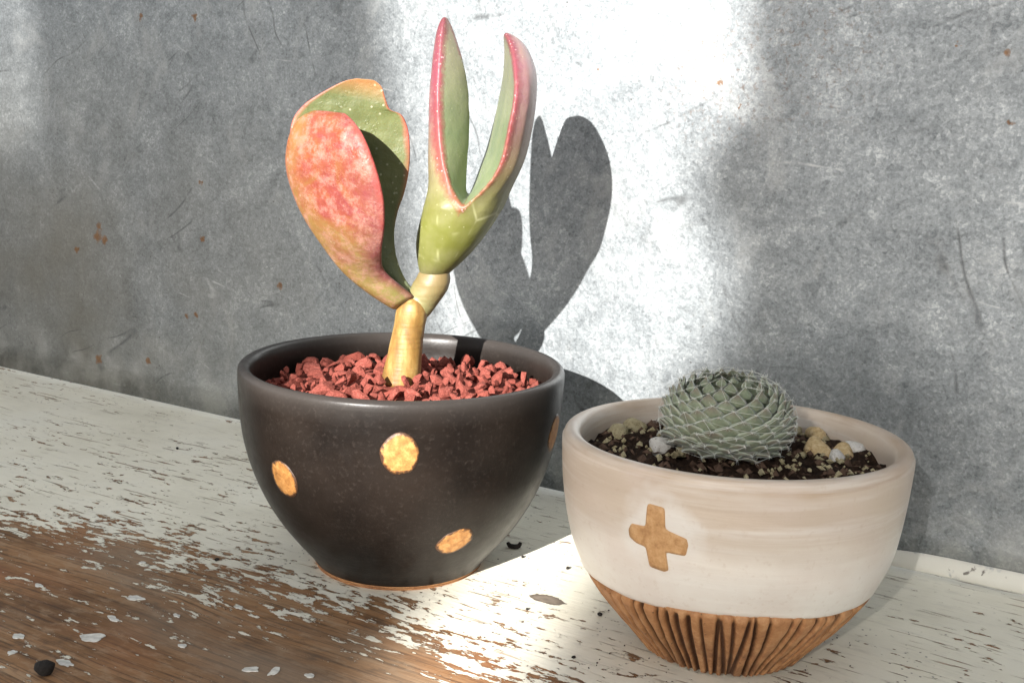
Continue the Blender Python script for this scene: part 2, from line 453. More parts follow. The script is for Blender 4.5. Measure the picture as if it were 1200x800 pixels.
def mat_leaf_orange():
    N = NT('blushed_orange_leaf')
    o = N.obj()
    m = N.sep(N.attr('mask'))                  # x: closeness to the margin, y: base to tip, z: 1 on the outer face
    e, t, s = m[0], m[1], m[2]
    # green inner face
    n1 = N.noise(o, 60, 4, 0.6)
    inner = N.ramp(n1, [(0.3, (0.085, 0.100, 0.034)), (0.6, (0.135, 0.152, 0.055)), (0.8, (0.20, 0.205, 0.085))])
    inner = N.mix(N.ramp(t, [(0.1, 0.75), (0.5, 0.0)]), inner, (0.18, 0.215, 0.125))
    # outer face: orange, pink and yellow blush
    n2 = N.noise(o, 95, 6, 0.72, 0.6)
    outer = N.ramp(n2, [(0.30, (0.205, 0.090, 0.030)), (0.44, (0.225, 0.064, 0.027)), (0.56, (0.215, 0.047, 0.032)), (0.72, (0.20, 0.040, 0.048))])
    # olive-yellow towards the left rim and the stalk
    outer = N.mix(N.ramp(N.math('ADD', t, N.math('MULTIPLY', N.math('SUBTRACT', n2, 0.5), 0.5)), [(0.10, 0.95), (0.46, 0.0)]), outer, (0.215, 0.195, 0.060))
    ac = N.math('ADD', N.sep(N.attr('across'))[0], N.math('MULTIPLY', N.math('SUBTRACT', n2, 0.5), 0.5))
    outer = N.mix(N.ramp(ac, [(0.06, 0.85), (0.36, 0.0)]), outer, (0.215, 0.125, 0.036))
    outer = N.mix(N.math('MULTIPLY', N.ramp(ac, [(0.62, 0.0), (0.95, 0.9)]), N.ramp(t, [(0.25, 1.0), (0.75, 0.3)])), outer, (0.185, 0.050, 0.058))
    ring = N.ramp(N.voro(o, 520), [(0.24, 0.0), (0.31, 1.0), (0.40, 0.0)])
    ring = N.math('MULTIPLY', ring, N.ramp(N.noise(o, 150, 4, 0.7), [(0.46, 0.0), (0.60, 1.0)]))
    outer = N.mix(N.math('MULTIPLY', ring, 0.22), outer, (0.35, 0.20, 0.14))
    brn = N.ramp(N.voro(o, 170, 'SMOOTH_F1'), [(0.20, 1.0), (0.42, 0.0)])
    brn = N.math('MULTIPLY', brn, N.math('MULTIPLY', N.ramp(t, [(0.52, 0.0), (0.68, 1.0), (0.92, 1.0), (1.0, 0.3)]), N.ramp(N.noise(o, 110, 4, 0.7), [(0.44, 0.0), (0.58, 1.0)])))
    outer = N.mix(N.math('MULTIPLY', brn, 0.85), outer, (0.28, 0.058, 0.010))
    bloom = N.ramp(N.noise(o, 260, 6, 0.8), [(0.47, 0.0), (0.66, 0.75)])
    outer = N.mix(bloom, outer, (0.37, 0.20, 0.155))
    c = N.mix(1.0, N.mix(s, inner, outer), (0.84, 0.82, 0.84), 'MULTIPLY')
    en = N.math('ADD', e, N.math('MULTIPLY', N.math('SUBTRACT', N.noise(o, 160, 3), 0.5), 0.35))
    c = N.mix(N.math('MULTIPLY', N.ramp(en, [(0.62, 0.0), (0.95, 0.9)]), N.ramp(t, [(0.25, 0.0), (0.6, 1.0)])), c, (0.36, 0.075, 0.065))
    # orange suffusion at the top of the inner face
    c = N.mix(N.math('MULTIPLY', N.ramp(t, [(0.80, 0.0), (0.97, 0.75)]), N.math('SUBTRACT', 1.0, s)), c, (0.34, 0.14, 0.055))
    dots = N.ramp(N.voro(o, 430), [(0.10, 1.0), (0.18, 0.0)])
    dots = N.math('MULTIPLY', dots, N.ramp(N.noise(o, 90, 3), [(0.45, 0.0), (0.58, 1.0)]))
    c = N.mix(N.math('MULTIPLY', dots, N.math('SUBTRACT', 0.40, N.math('MULTIPLY', s, 0.28))), c, (0.55, 0.53, 0.40))
    hole = spots(N, N.mapping(o, (1, 0, 1)), [(pix(432, 129, 34.8).x, pix(432, 129, 34.8).z, .14), (pix(436, 139, 34.8).x, pix(436, 139, 34.8).z, .07)])
    c = N.mix(N.math('MULTIPLY', N.ramp(hole, [(0.7, 0.9), (1.1, 0.0)]), N.math('SUBTRACT', 1.0, s)), c, (0.28, 0.055, 0.012))
    h = N.math('ADD', N.math('MULTIPLY', N.noise(o, 230, 4), 1.2), N.math('ADD', N.math('MULTIPLY', ring, 0.25), N.math('MULTIPLY', N.math('MULTIPLY', brn, s), 0.9)))
    return N.set(color=c, rough=0.48, spec=0.3, sss=0.25, ssss=0.003, sssr=(1.0, 0.45, 0.2), normal=N.bump(h, 0.38, 0.0010))

def mat_leaf_green():
    N = NT('green_leaf_with_red_margin')
    o = N.obj()
    m = N.sep(N.attr('mask'))                  # x: closeness to the margin, y: height, z: 1 on the inner face
    e, t, s = m[0], m[1], m[2]
    n1 = N.noise(o, 80, 4, 0.6)
    outer = N.ramp(t, [(0.0, (0.080, 0.065, 0.020)), (0.10, (0.130, 0.136, 0.026)), (0.22, (0.160, 0.168, 0.034)), (0.34, (0.170, 0.160, 0.055)), (0.48, (0.22, 0.155, 0.095)), (0.65, (0.27, 0.145, 0.145)), (1.0, (0.29, 0.13, 0.15))])
    inner = N.ramp(t, [(0.3, (0.20, 0.255, 0.125)), (0.6, (0.165, 0.205, 0.105)), (0.9, (0.23, 0.215, 0.145)), (1.0, (0.30, 0.19, 0.165))])
    c = N.mix(1.0, N.mix(s, outer, inner), (0.84, 0.84, 0.86), 'MULTIPLY')
    c = N.mix(N.ramp(n1, [(0.4, 0.0), (0.75, 0.35)]), c, (0.33, 0.32, 0.19))
    en = N.math('ADD', e, N.math('MULTIPLY', N.math('SUBTRACT', N.noise(o, 420, 4, 0.7), 0.5), 0.8))
    redc = N.ramp(t, [(0.25, (0.17, 0.070, 0.028)), (0.45, (0.20, 0.045, 0.042)), (0.8, (0.185, 0.036, 0.055)), (1.0, (0.11, 0.024, 0.034))])
    c = N.mix(N.ramp(en, [(0.25, 0.0), (0.75, 0.9)]), c, redc)
    bead = N.ramp(N.voro(o, 760), [(0.14, 1.0), (0.26, 0.0)])
    bead = N.math('MULTIPLY', bead, N.math('MULTIPLY', N.ramp(en, [(0.45, 0.0), (0.6, 1.0)]), N.ramp(N.noise(o, 220, 2), [(0.45, 0.0), (0.55, 1.0)])))
    c = N.mix(N.math('MULTIPLY', bead, 0.65), c, (0.52, 0.30, 0.31))
    # corky patch outline on the sheath
    cork = N.ramp(N.voro(N.mapping(o, (1, 1, 0.55)), 75, 'DISTANCE_TO_EDGE'), [(0.0, 1.0), (0.03, 0.0)])
    cork = N.math('MULTIPLY', cork, N.math('MULTIPLY', N.ramp(t, [(0.08, 0.0), (0.14, 1.0), (0.28, 1.0), (0.36, 0.0)]), N.ramp(N.noise(o, 80, 2), [(0.46, 0.0), (0.56, 1.0)])))
    c = N.mix(N.math('MULTIPLY', cork, 0.6), c, (0.40, 0.40, 0.22))
    dots = N.ramp(N.voro(o, 620), [(0.10, 1.0), (0.18, 0.0)])
    dots = N.math('MULTIPLY', dots, N.ramp(N.noise(o, 120, 3), [(0.5, 0.0), (0.6, 1.0)]))
    c = N.mix(N.math('MULTIPLY', dots, 0.4), c, (0.44, 0.44, 0.30))
    h = N.math('ADD', N.noise(o, 240, 3), N.math('ADD', N.math('MULTIPLY', bead, 1.0), N.math('MULTIPLY', N.ramp(en, [(0.3, 0.0), (0.7, 1.0)]), 0.6)))
    return N.set(color=c, rough=0.45, spec=0.35, sss=0.3, ssss=0.004, sssr=(0.8, 1.0, 0.3), normal=N.bump(h, 0.28, 0.0008))

def mat_stem():
    N = NT('yellow_brown_stem')
    o = N.obj()
    m = N.sep(N.attr('mask'))
    n = N.noise(N.mapping(o, (260, 260, 90)), 1.0, 4, 0.6)
    c = N.ramp(n, [(0.3, (0.115, 0.055, 0.016)), (0.5, (0.22, 0.125, 0.032)), (0.7, (0.35, 0.235, 0.08))])
    c = N.mix(m[0], c, (0.19, 0.18, 0.08))
    c = N.mix(N.ramp(m[1], [(0.3, 0.0), (1.0, 1.0)]), c, (0.13, 0.06, 0.03))
    rings = N.noise(N.mapping(o, (30, 30, 900)), 1.0, 2)
    return N.set(color=c, rough=0.5, spec=0.45, sss=0.1, ssss=0.002, normal=N.bump(N.math('ADD', n, rings), 0.3, 0.0006))

def mat_semper():
    N = NT('grey_green_rosette_leaf')
    o = N.obj()
    m = N.sep(N.attr('mask'))                  # x: edge, y: base to tip
    oi = N.n('ObjectInfo')
    n = N.noise(o, 500, 4)
    c = N.ramp(n, [(0.3, (0.140, 0.168, 0.105)), (0.6, (0.205, 0.235, 0.155)), (0.8, (0.28, 0.30, 0.215))])
    tipm = N.ramp(N.math('ADD', m[1], N.math('MULTIPLY', N.math('SUBTRACT', oi.outputs['Random'], 0.5), 0.5)), [(0.55, 0.0), (0.98, 0.62)])
    c = N.mix(tipm, c, (0.165, 0.120, 0.095))
    c = N.mix(N.ramp(m[0], [(0.40, 0.0), (1.0, 0.85)]), c, (0.47, 0.51, 0.42))
    c = N.mix(N.ramp(m[1], [(0.93, 0.0), (1.0, 0.9)]), c, (0.62, 0.62, 0.56))
    return N.set(color=c, rough=0.6, spec=0.3, sheen=0.25, sss=0.1, ssss=0.002, normal=N.bump(n, 0.3, 0.0005))

def mat_plain(name, c, rough=0.7):
    N = NT(name)
    n = N.noise(N.obj(), 500, 4)
    cc = N.ramp(n, [(0.3, tuple(a * 0.7 for a in c)), (0.7, tuple(min(1, a * 1.2) for a in c))])
    return N.set(color=cc, rough=rough, spec=0.3, normal=N.bump(n, 0.4, 0.0006))

# ------------------------------------------------------------------ setting: shelf and wall
def slab(x0, x1, y0, y1, z0, z1, nx=1):
    v = []; f = []
    for i in range(nx + 1):
        x = x0 + (x1 - x0) * i / nx
        v += [(x, y0, z0), (x, y1, z0), (x, y1, z1), (x, y0, z1)]
    for i in range(nx):
        a, b = 4 * i, 4 * i + 4
        f += [(a, a + 1, b + 1, b), (a + 1, a + 2, b + 2, b + 1), (a + 2, a + 3, b + 3, b + 2), (a + 3, a, b, b + 3)]
    f += [(0, 3, 2, 1), (4 * nx, 4 * nx + 1, 4 * nx + 2, 4 * nx + 3)]
    return v, f

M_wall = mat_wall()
v, f = slab(-75, 60, -34, 3, -2.6, 0)
shelf = obj('wooden_shelf', fix_normals(mesh('wooden_shelf', v, f, mat_shelf(), False)), loc=WORG)
shelf.rotation_euler.z = WROT
tag(shelf, 'wooden shelf with chipped white paint worn to brown wood at its front edge', 'shelf')

wall = empty('metal_wall', WORG)
wall.rotation_euler.z = WROT
tag(wall, 'scratched grey galvanised metal wall with rust spots behind both pots', 'wall')
# sheet: gently buckled, standing on its folded hem
nx, nz = 90, 40
v = []; f = []
for j in range(nz + 1):
    for i in range(nx + 1):
        x = -75 + 135 * i / nx; z = 0.12 + 50 * j / nz
        b = 0.16 * noise.noise(Vector((x * 0.06, 3.1, z * 0.07)))
        v.append((x, b * min(1, z / 6), z))
for j in range(nz):
    for i in range(nx):
        a = j * (nx + 1) + i
        f.append((a, a + 1, a + nx + 2, a + nx + 1))
nb = len(v)
v += [(x, y + 0.12, z) for (x, y, z) in v]
f += [tuple(reversed([q + nb for q in face])) for face in f[:]]
for i in range(nx):
    f.append((i + 1, i, i + nb, i + 1 + nb))
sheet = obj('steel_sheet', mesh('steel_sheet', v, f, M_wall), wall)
# folded hem along the bottom
prof = [(-0.02, 1.0), (-0.05, 0.97), (-0.08, 0.86), (-0.12, 0.5), (-0.16, 0.22), (-0.13, 0.15), (-0.03, 0.13)]
v = []; f = []
hx0 = wallpix(880, 620)[0]
NH = 80
for i in range(NH + 1):
    x = hx0 + (60 - hx0) * i / NH
    k = 0.03 * noise.noise(Vector((x * 0.25, 0, 0)))
    hh = min(1.0, 0.15 + (x - hx0) / 7.0) * 0.72
    for (y, z) in prof: v.append((x, (y + k) * min(1, (x - hx0) / 3 + 0.1), 0.13 + (z - 0.13) * hh + (0.0 if z < 0.3 else 0.08 * noise.noise(Vector((x * 0.3, 9, 0))))))
m = len(prof)
for i in range(NH):
    for j in range(m - 1):
        f.append((i * m + j, i * m + j + 1, (i + 1) * m + j + 1, (i + 1) * m + j))
def mat_hem():
    N = NT('paint_smeared_hem')
    o = N.obj(); x, y, z = N.sep(o)
    n = N.noise(o, 90, 5, 0.65)
    c = N.ramp(N.noise(o, 500, 4), [(0.3, (0.24, 0.25, 0.25)), (0.7, (0.42, 0.43, 0.43))])
    k = N.ramp(x, [(0.0, 0.6), (0.10, 0.95)])
    p = N.ramp(N.math('ADD', n, N.math('MULTIPLY', k, 0.35)), [(0.52, 0.0), (0.60, 1.0)])
    c = N.mix(p, c, (0.60, 0.585, 0.52))
    d = N.ramp(N.noise(o, 300, 4), [(0.62, 0.0), (0.68, 0.9)])
    c = N.mix(d, c, (0.10, 0.085, 0.07))
    return N.set(color=c, rough=0.55, normal=N.bump(n, 0.3, 0.001))
hem = obj('folded_hem', mesh('folded_hem', v, f, mat_hem()), wall)
fix_normals(hem.data)

# loose paint flakes lying on the bare wood
M_flake = mat_plain('white_paint_flake', (0.72, 0.71, 0.65), 0.5)
flakes = [(109, 748, 17, 7, 20), (158, 701, 13, 5, 8), (131, 725, 14, 4, -4), (76, 777, 14, 4, -6), (22, 746, 10, 4, -10), (207, 722, 7, 3, -20),
          (45, 686, 8, 3, -8), (293, 785, 12, 4, 30), (322, 786, 5, 8, 10), (363, 792, 7, 3, 0), (214, 757, 6, 3, 0), (166, 660, 6, 3, 0), (280, 712, 7, 3, -10), (14, 765, 6, 4, 0)]
for k, (u, vv, a, b, ang) in enumerate(flakes):
    c0 = pixz(u, vv, 0)
    lx, ly = WT.dot(c0), WN.dot(c0) - WC
    n = 21; vt = []
    for zz in (0.012, 0.034):
        for i in range(n):
            t = 2 * math.pi * i / n
            rr = 0.85 + 0.6 * noise.noise(Vector((math.cos(t) * 1.3 + k * 3, math.sin(t) * 1.3, k * 1.7))) + 0.12 * noise.noise(Vector((math.cos(t) * 5, math.sin(t) * 5, k)))
            px, py = a / 44 * rr * math.cos(t), b / 44 * 1.5 * rr * math.sin(t)
            q = R(ang) 
            vt.append((px * math.cos(q) - py * math.sin(q), px * math.sin(q) + py * math.cos(q), zz))
    fc = [tuple(range(n - 1, -1, -1)), tuple(range(n, 2 * n))] + [(i, (i + 1) % n, n + (i + 1) % n, n + i) for i in range(n)]
    obj('paint_flake', mesh('paint_flake', vt, fc, M_flake, False), shelf, (lx, ly, 0))

# added light-blocking screen, unseen behind the camera; its gap shapes the sunbeam
def sun_blocker():
    h0 = -205.0
    a = Vector((math.cos(SUN_AZ), math.sin(SUN_AZ), 0)); e = Vector((a.y, -a.x, 0))
    def P(e1, e2, h=h0):
        z = (e2 - h * math.sin(SUN_EL)) / math.cos(SUN_EL)
        return e * e1 + a * h + Vector((0, 0, z))
    root = empty('sun_block_screen', P(-16, -70))
    tag(root, 'added light-blocking slat screen with a ragged gap, unseen behind the camera', 'screen')
    M = mat_plain('sun_block_board', (0.075, 0.06, 0.048), 0.8)  # dark boards added only to hold back sun and sky
    EL = [(7, -13.4), (10.2, -14.6), (11.6, -16), (12.6, -18.7), (16, -20.4), (22, -22.0), (25, -22.3), (34, -24.4), (45, -26.8), (70, -30)]
    ER = [(6, -10.4), (9, -10.8), (13, -12.0), (16, -12.2), (18.2, -11.0), (20, -9.4), (22.6, -9.3), (24, -10.9), (25.4, -10.8), (27, -9.5), (32, -9.7), (70, -10)]
    def at_(tb, q):
        for (a0, b0), (a1, b1) in zip(tb, tb[1:]):
            if a0 <= q <= a1: return b0 + (b1 - b0) * (q - a0) / (a1 - a0)
        return tb[0][1] if q < tb[0][0] else tb[-1][1]
    o3 = P(-16, -70)
    cube = [Vector((i, j, k)) for i in (-.5, .5) for j in (-.5, .5) for k in (-.5, .5)]
    cf = [(0, 1, 3, 2), (4, 6, 7, 5), (0, 4, 5, 1), (2, 3, 7, 6), (0, 2, 6, 4), (1, 5, 7, 3)]
    sun_block_slat = mesh('sun_block_slat', cube, cf, M, False)
    z, z1 = P(0, -40).z, P(0, 105).z
    while z < z1:
        e2 = h0 * math.sin(SUN_EL) + z * math.cos(SUN_EL)
        spans = [(-190, 150)] if e2 < 7.2 else ([(-190, at_(EL, e2)), (at_(ER, e2), 150)] if e2 < 26 else [(-190, -56), (-56, -43.5), (-43.5, at_(EL, e2)), (at_(ER, e2), 150)])
        for (p0, p1) in spans:
            o = obj('sun_block_slat', sun_block_slat, root)
            c0 = e * ((p0 + p1) / 2) + a * h0 + Vector((0, 0, z)) - o3
            o.matrix_local = Matrix.Translation(c0 * S) @ Matrix.Rotation(math.atan2(e.y, e.x), 4, 'Z') @ Matrix.Diagonal((p1 - p0, 0.04, 0.55 if (p0, p1) == (-56, -43.5) else 0.925, 1))
        z += 1.0
sun_blocker()

# ------------------------------------------------------------------ pots
def lathe(profile, seg=144, wob=0.0, seed=0.0, rfun=None):
    v = []; f = []
    n = len(profile)
    for i in range(seg):
        t = 2 * math.pi * i / seg
        for (r, z) in profile:
            rr = r
            if wob and r > 0.05:
                rr += wob * noise.noise(Vector((math.cos(t) * 1.2 + seed, math.sin(t) * 1.2, z * 0.35)))
            if rfun: rr = rfun(t, r, z, rr)
            v.append((rr * math.cos(t), rr * math.sin(t), z))
    for i in range(seg):
        j = (i + 1) % seg
        for k in range(n - 1):
            f.append((i * n + k, j * n + k, j * n + k + 1, i * n + k + 1))
    return v, f

def rad_at(samples, z):
    """outer radius at height z on a sampled profile"""
    for (r0, z0), (r1, z1) in zip(samples, samples[1:]):
        if z0 <= z <= z1:
            return r0 + (r1 - r0) * (z - z0) / max(z1 - z0, 1e-6)
    return samples[-1][0]

BP = Vector((-3.27, 35.15, 0))
b_out = cr([(2.50, 0.0), (2.58, 0.10), (2.78, 0.38), (3.18, 0.85), (3.64, 1.45), (4.06, 2.15), (4.42, 3.0), (4.67, 3.9), (4.81, 4.8), (4.87, 5.6), (4.88, 5.95)], 5)
b_lip = cr([(4.88, 5.95), (4.86, 6.12), (4.76, 6.21), (4.63, 6.20), (4.53, 6.09), (4.48, 5.85), (4.44, 5.3), (4.2, 4.2), (3.4, 2.4), (2.0, 1.2), (0.0, 1.0)], 4)
pot1 = empty('black_pot', BP)
tag(pot1, 'round satin black ceramic pot with golden dots holding red gravel', 'pot')
v, f = lathe(cr([(0.0, 0.12), (2.3, 0.10), (2.52, 0.07)], 2) + [q for q in b_out if q[1] > 0.08] + b_lip[1:], 160, 0.045, 2.0)
me = fix_normals(mesh('bowl', v, f, mat_black()))
obj('bowl', me, pot1)
M_clay = mat_clay()
v, f = lathe(cr([(0.0, 0.0), (2.35, 0.0), (2.50, 0.015), (2.585, 0.075), (2.60, 0.125), (2.4, 0.14)], 3), 120, 0.0)
obj('foot_ring', fix_normals(mesh('foot_ring', v, f, M_clay)), pot1)
M_gold = mat_gold()

def surf_ray(center, samples, u, v, zmax, extra=0.0):
    """point where the view ray through pixel u, v meets the outer surface of a turned pot: (theta, z)"""
    a, b = pix(u, v, 1.0), Vector((0, 0, CAM_H))
    d = a - b
    t0 = (center.y - 7) / d.y
    prev = None
    for i in range(4000):
        P = b + d * (t0 + i * 0.004)
        if not (0 < P.z < zmax): continue
        q = P - center
        if math.hypot(q.x, q.y) <= rad_at(samples, P.z) + extra:
            return math.atan2(q.y, q.x), P.z
    return None

def patch_on_pot(center, samples, th0, z0, outline, lift, rings=6):
    """small raised patch following the pot's wall; outline: list of (arc, height) offsets in cm"""
    n = len(outline)
    v = []; mk = []
    def S3(da, dz, off):
        z = z0 + dz
        r = rad_at(samples, z)
        t = th0 + da / r
        dr = (rad_at(samples, z + 0.05) - rad_at(samples, z - 0.05)) / 0.1
        nn = Vector((math.cos(t), math.sin(t), -dr)).normalized()
        return Vector((r * math.cos(t), r * math.sin(t), z)) + nn * off
    v.append(S3(0, 0, lift)); mk.append((0, 0, 0))
    for k in range(1, rings + 1):
        q = k / rings
        off = lift * (1.0 if q < 0.9 else 0.75)
        for (a, h) in outline:
            v.append(S3(a * q, h * q, off)); mk.append((q, 0, 0))
    for (a, h) in outline:
        v.append(S3(a * 1.02, h * 1.02, -0.05)); mk.append((1, 0, 0))
    f = [(0, 1 + i, 1 + (i + 1) % n) for i in range(n)]
    for k in range(rings):
        for i in range(n):
            a, b = 1 + k * n + i, 1 + k * n + (i + 1) % n
            f.append((a, a + n, b + n, b))
    return v, f, {'mask': mk}

b_samp = [(r, z) for r, z in b_out]
for k, (u, vv, ra, rh, rot) in enumerate(((469, 532, 0.53, 0.58, 0), (332, 561, 0.52, 0.55, 0.3), (534, 634, 0.58, 0.42, 0.25), (650, 507, 0.55, 0.55, 0))):
    hit = surf_ray(BP, b_samp, u, vv, 6.0, 0.02)
    if hit is None: hit = (R(-8), 4.0)
    th, z = hit
    out = []
    for i in range(28):
        t = 2 * math.pi * i / 28
        rr = 1 + 0.10 * noise.noise(Vector((math.cos(t) * 1.6, math.sin(t) * 1.6, k * 5.0)))
        a, h = ra * rr * math.cos(t), rh * rr * math.sin(t)
        out.append((a * math.cos(rot) - h * math.sin(rot), a * math.sin(rot) + h * math.cos(rot)))
    v, f, at = patch_on_pot(BP, b_samp, th, z, out, 0.022)
    obj('dot', fix_normals(mesh('dot', v, f, M_gold, True, at)), pot1)

# ---- white pot
WP = Vector((5.88, 30.0, 0))
w_out = cr([(2.12, 0.0), (2.24, 0.15), (2.60, 0.60), (3.00, 1.05), (3.36, 1.50), (3.68, 1.95), (3.95, 2.5), (4.16, 3.1), (4.30, 3.8), (4.40, 4.6), (4.45, 5.3), (4.46, 5.55)], 6)
w_lip = cr([(4.46, 5.55), (4.43, 5.70), (4.32, 5.78), (4.16, 5.77), (4.03, 5.66), (3.97, 5.45), (3.93, 5.0), (3.75, 4.0), (3.0, 2.4), (1.6, 1.3), (0.0, 1.15)], 4)
pot2 = empty('white_pot', WP)
pot2.rotation_euler = (0, R(0.0), 0)
tag(pot2, 'pinkish white glazed ceramic pot with tan cross and carved brown foot', 'pot')
ZG = 2.08
cth, cz = surf_ray(WP, [(r, z) for r, z in w_out], 769, 629, 5.5) or (R(-120), 3.2)
cr_ = rad_at(w_out, cz)
cross_local = (cr_ * math.cos(cth + 0.02) * S, cr_ * math.sin(cth + 0.02) * S, (cz + 0.22) * S)
M_white = mat_white(cross_local)
def glaze_edge(t):
    return 0.30 * max(0.0, -math.sin(t)) ** 2 + 0.10 * noise.noise(Vector((math.cos(t) * 1.3 + 4, math.sin(t) * 1.3, 0))) + 0.03 * noise.noise(Vector((math.cos(t) * 6, math.sin(t) * 6, 3)))
gl = [(rad_at(w_out, ZG) - 0.25, ZG + 0.06), (rad_at(w_out, ZG) - 0.02, ZG - 0.02), (rad_at(w_out, ZG) + 0.03, ZG + 0.02), (rad_at(w_out, ZG + .08) + 0.045, ZG + 0.08)] + [(r + 0.03, z) for r, z in w_out if z > ZG + 0.2]
v, f = lathe(gl + w_lip[1:], 168, 0.04, 8.0)
v2 = []
for (x, y, z) in v:
    if z < ZG + 1.2 and math.hypot(x, y) > 3.0:
        t = math.atan2(y, x); z += glaze_edge(t) * max(0, 1 - (z - ZG) / 1.2)
    if z > 2.8 and math.hypot(x, y) > 3.2: z += 0.11 * (z - 2.8) / 3.0 * (-y / 4.4)
    v2.append((x, y, z))
obj('bowl', fix_normals(mesh('bowl', v2, f, M_white)), pot2)
# carved foot: irregular grooves
gr = []
t = 0.0
rg = random.Random(5)
while t < 2 * math.pi - 0.05:
    gr.append((t, rg.uniform(0.019, 0.036), rg.uniform(0.75, 1.3), rg.uniform(-0.035, 0.035)))
    t += rg.uniform(0.062, 0.112)
def groove(t, z):
    g = 0
    for (c, wdt, dep, lean) in gr:
        d = (t - c - lean * (z - 1.0) + math.pi) % (2 * math.pi) - math.pi
        wz = wdt * (0.75 + 0.5 * (1 - z / ZG))
        if abs(d) < wz:
            q = 1 - abs(d) / wz
            g = max(g, min(1, q * 1.6) * dep)
    return g * min(1, max(0, (ZG - 0.02 + 0.30 * max(0.0, -math.sin(t)) ** 2 - z) / 0.10))
fp = [(0.0, 0.0), (1.9, 0.0), (2.06, 0.02)] + [q for q in w_out if 0.05 < q[1] < ZG + 0.48][::2] + [(3.1, ZG + 0.52)]
seg = 720
v = []; f = []; mk = []
for i in range(seg):
    t = 2 * math.pi * i / seg
    for (r, z) in fp:
        g = groove(t, z) if (r > 1.95 and z > 0.01) else 0
        rr = r - 0.19 * g + (0.025 * noise.noise(Vector((math.cos(t) * 14, math.sin(t) * 14, z * 3))) if r > 1.9 else 0)
        if z > ZG + 0.02 + glaze_edge(t): rr -= min(0.2, 0.05 + (z - ZG - 0.02 - glaze_edge(t)) * 2.0)
        v.append((rr * math.cos(t), rr * math.sin(t), z)); mk.append((min(1, g), max(0, 1 - z / ZG), 0))
n = len(fp)
for i in range(seg):
    j = (i + 1) % seg
    for k in range(n - 1):
        f.append((i * n + k, j * n + k, j * n + k + 1, i * n + k + 1))
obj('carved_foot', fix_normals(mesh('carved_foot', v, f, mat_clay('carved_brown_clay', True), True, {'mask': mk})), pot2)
# cross of bare clay, arms slightly uneven
co = [(-0.22, 0.80), (0.22, 0.78), (0.24, 0.26), (0.76, 0.13), (0.80, -0.02), (0.74, -0.30), (0.26, -0.30), (0.32, -0.76), (0.22, -0.82), (-0.16, -0.78), (-0.25, -0.30), (-0.52, -0.26), (-0.70, -0.16), (-0.73, 0.02), (-0.66, 0.18), (-0.26, 0.21)]
cc = []
for i in range(len(co)):
    a, b = co[i], co[(i + 1) % len(co)]
    cc += [(a[0] + (b[0] - a[0]) * k / 6, a[1] + (b[1] - a[1]) * k / 6) for k in range(6)]
for _ in range(1):
    cc = [tuple(0.22 * cc[i - 1][q] + 0.56 * cc[i][q] + 0.22 * cc[(i + 1) % len(cc)][q] for q in (0, 1)) for i in range(len(cc))]
w_s2 = [(r + 0.03, z) for r, z in w_out]
v, f, at = patch_on_pot(WP, w_s2, cth, cz, cc, 0.028, 6)
N = NT('bare_tan_clay_cross')
o_ = N.obj(); n_ = N.noise(o_, 520, 5, 0.7)
c_ = N.ramp(n_, [(0.3, (0.36, 0.185, 0.075)), (0.5, (0.50, 0.285, 0.125)), (0.72, (0.60, 0.375, 0.19))])
M_cross = N.set(color=c_, rough=0.6, spec=0.35, normal=N.bump(n_, 0.35, 0.0005))
obj('cross', fix_normals(mesh('cross', v, f, M_cross, True, at)), pot2)

# ------------------------------------------------------------------ stones
def stone_mesh(name, mat, n, sq, seed, smooth=False, rounded=False):
    r = random.Random(seed)
    bm = bmesh.new()
    for i in range(n):
        d = Vector((r.gauss(0, 1), r.gauss(0, 1), r.gauss(0, 1))).normalized()
        k = r.uniform(0.8, 1.0)
        bm.verts.new((d.x * k, d.y * k * r.uniform(0.75, 1), d.z * k * sq))
    res = bmesh.ops.convex_hull(bm, input=bm.verts)
    bmesh.ops.delete(bm, geom=[e for e in res['geom_interior'] if isinstance(e, bmesh.types.BMVert)], context='VERTS')
    if rounded == 'soft':
        bmesh.ops.subdivide_edges(bm, edges=bm.edges[:], cuts=1, use_grid_fill=True)
        bmesh.ops.smooth_vert(bm, verts=bm.verts, factor=0.45, use_axis_x=True, use_axis_y=True, use_axis_z=True)
        for q in bm.verts: q.co *= 1.12 + 0.16 * noise.noise(q.co * 2.4 + Vector((seed, 0, 0)))
    elif rounded:
        bmesh.ops.subdivide_edges(bm, edges=bm.edges[:], cuts=1, use_grid_fill=True)
        bmesh.ops.smooth_vert(bm, verts=bm.verts, factor=0.6, use_axis_x=True, use_axis_y=True, use_axis_z=True)
    bmesh.ops.recalc_face_normals(bm, faces=bm.faces)
    me = bpy.data.meshes.new(name)
    bm.to_mesh(me); bm.free()
    for vv in me.vertices: vv.co = vv.co * S
    me.polygons.foreach_set('use_smooth', [smooth] * len(me.polygons))
    me.materials.append(mat)
    return me

def mound(name, center, rad, zfun, mat, nr, nt, amp, sc):
    v = [(0, 0, zfun(0, 0))]; f = []
    for k in range(1, nr + 1):
        r = rad * k / nr
        for i in range(nt):
            t = 2 * math.pi * i / nt
            x, y = r * math.cos(t), r * math.sin(t)
            v.append((x, y, zfun(x, y) + amp * noise.fractal(Vector((x * sc, y * sc, 1.7)), 0.8, 2.0, 3)))
    f += [(0, 1 + i, 1 + (i + 1) % nt) for i in range(nt)]
    for k in range(nr - 1):
        for i in range(nt):
            a, b = 1 + k * nt + i, 1 + k * nt + (i + 1) % nt
            f.append((a, a + nt, b + nt, b))
    return obj(name, fix_normals(mesh(name, v, f, mat)), None, center)

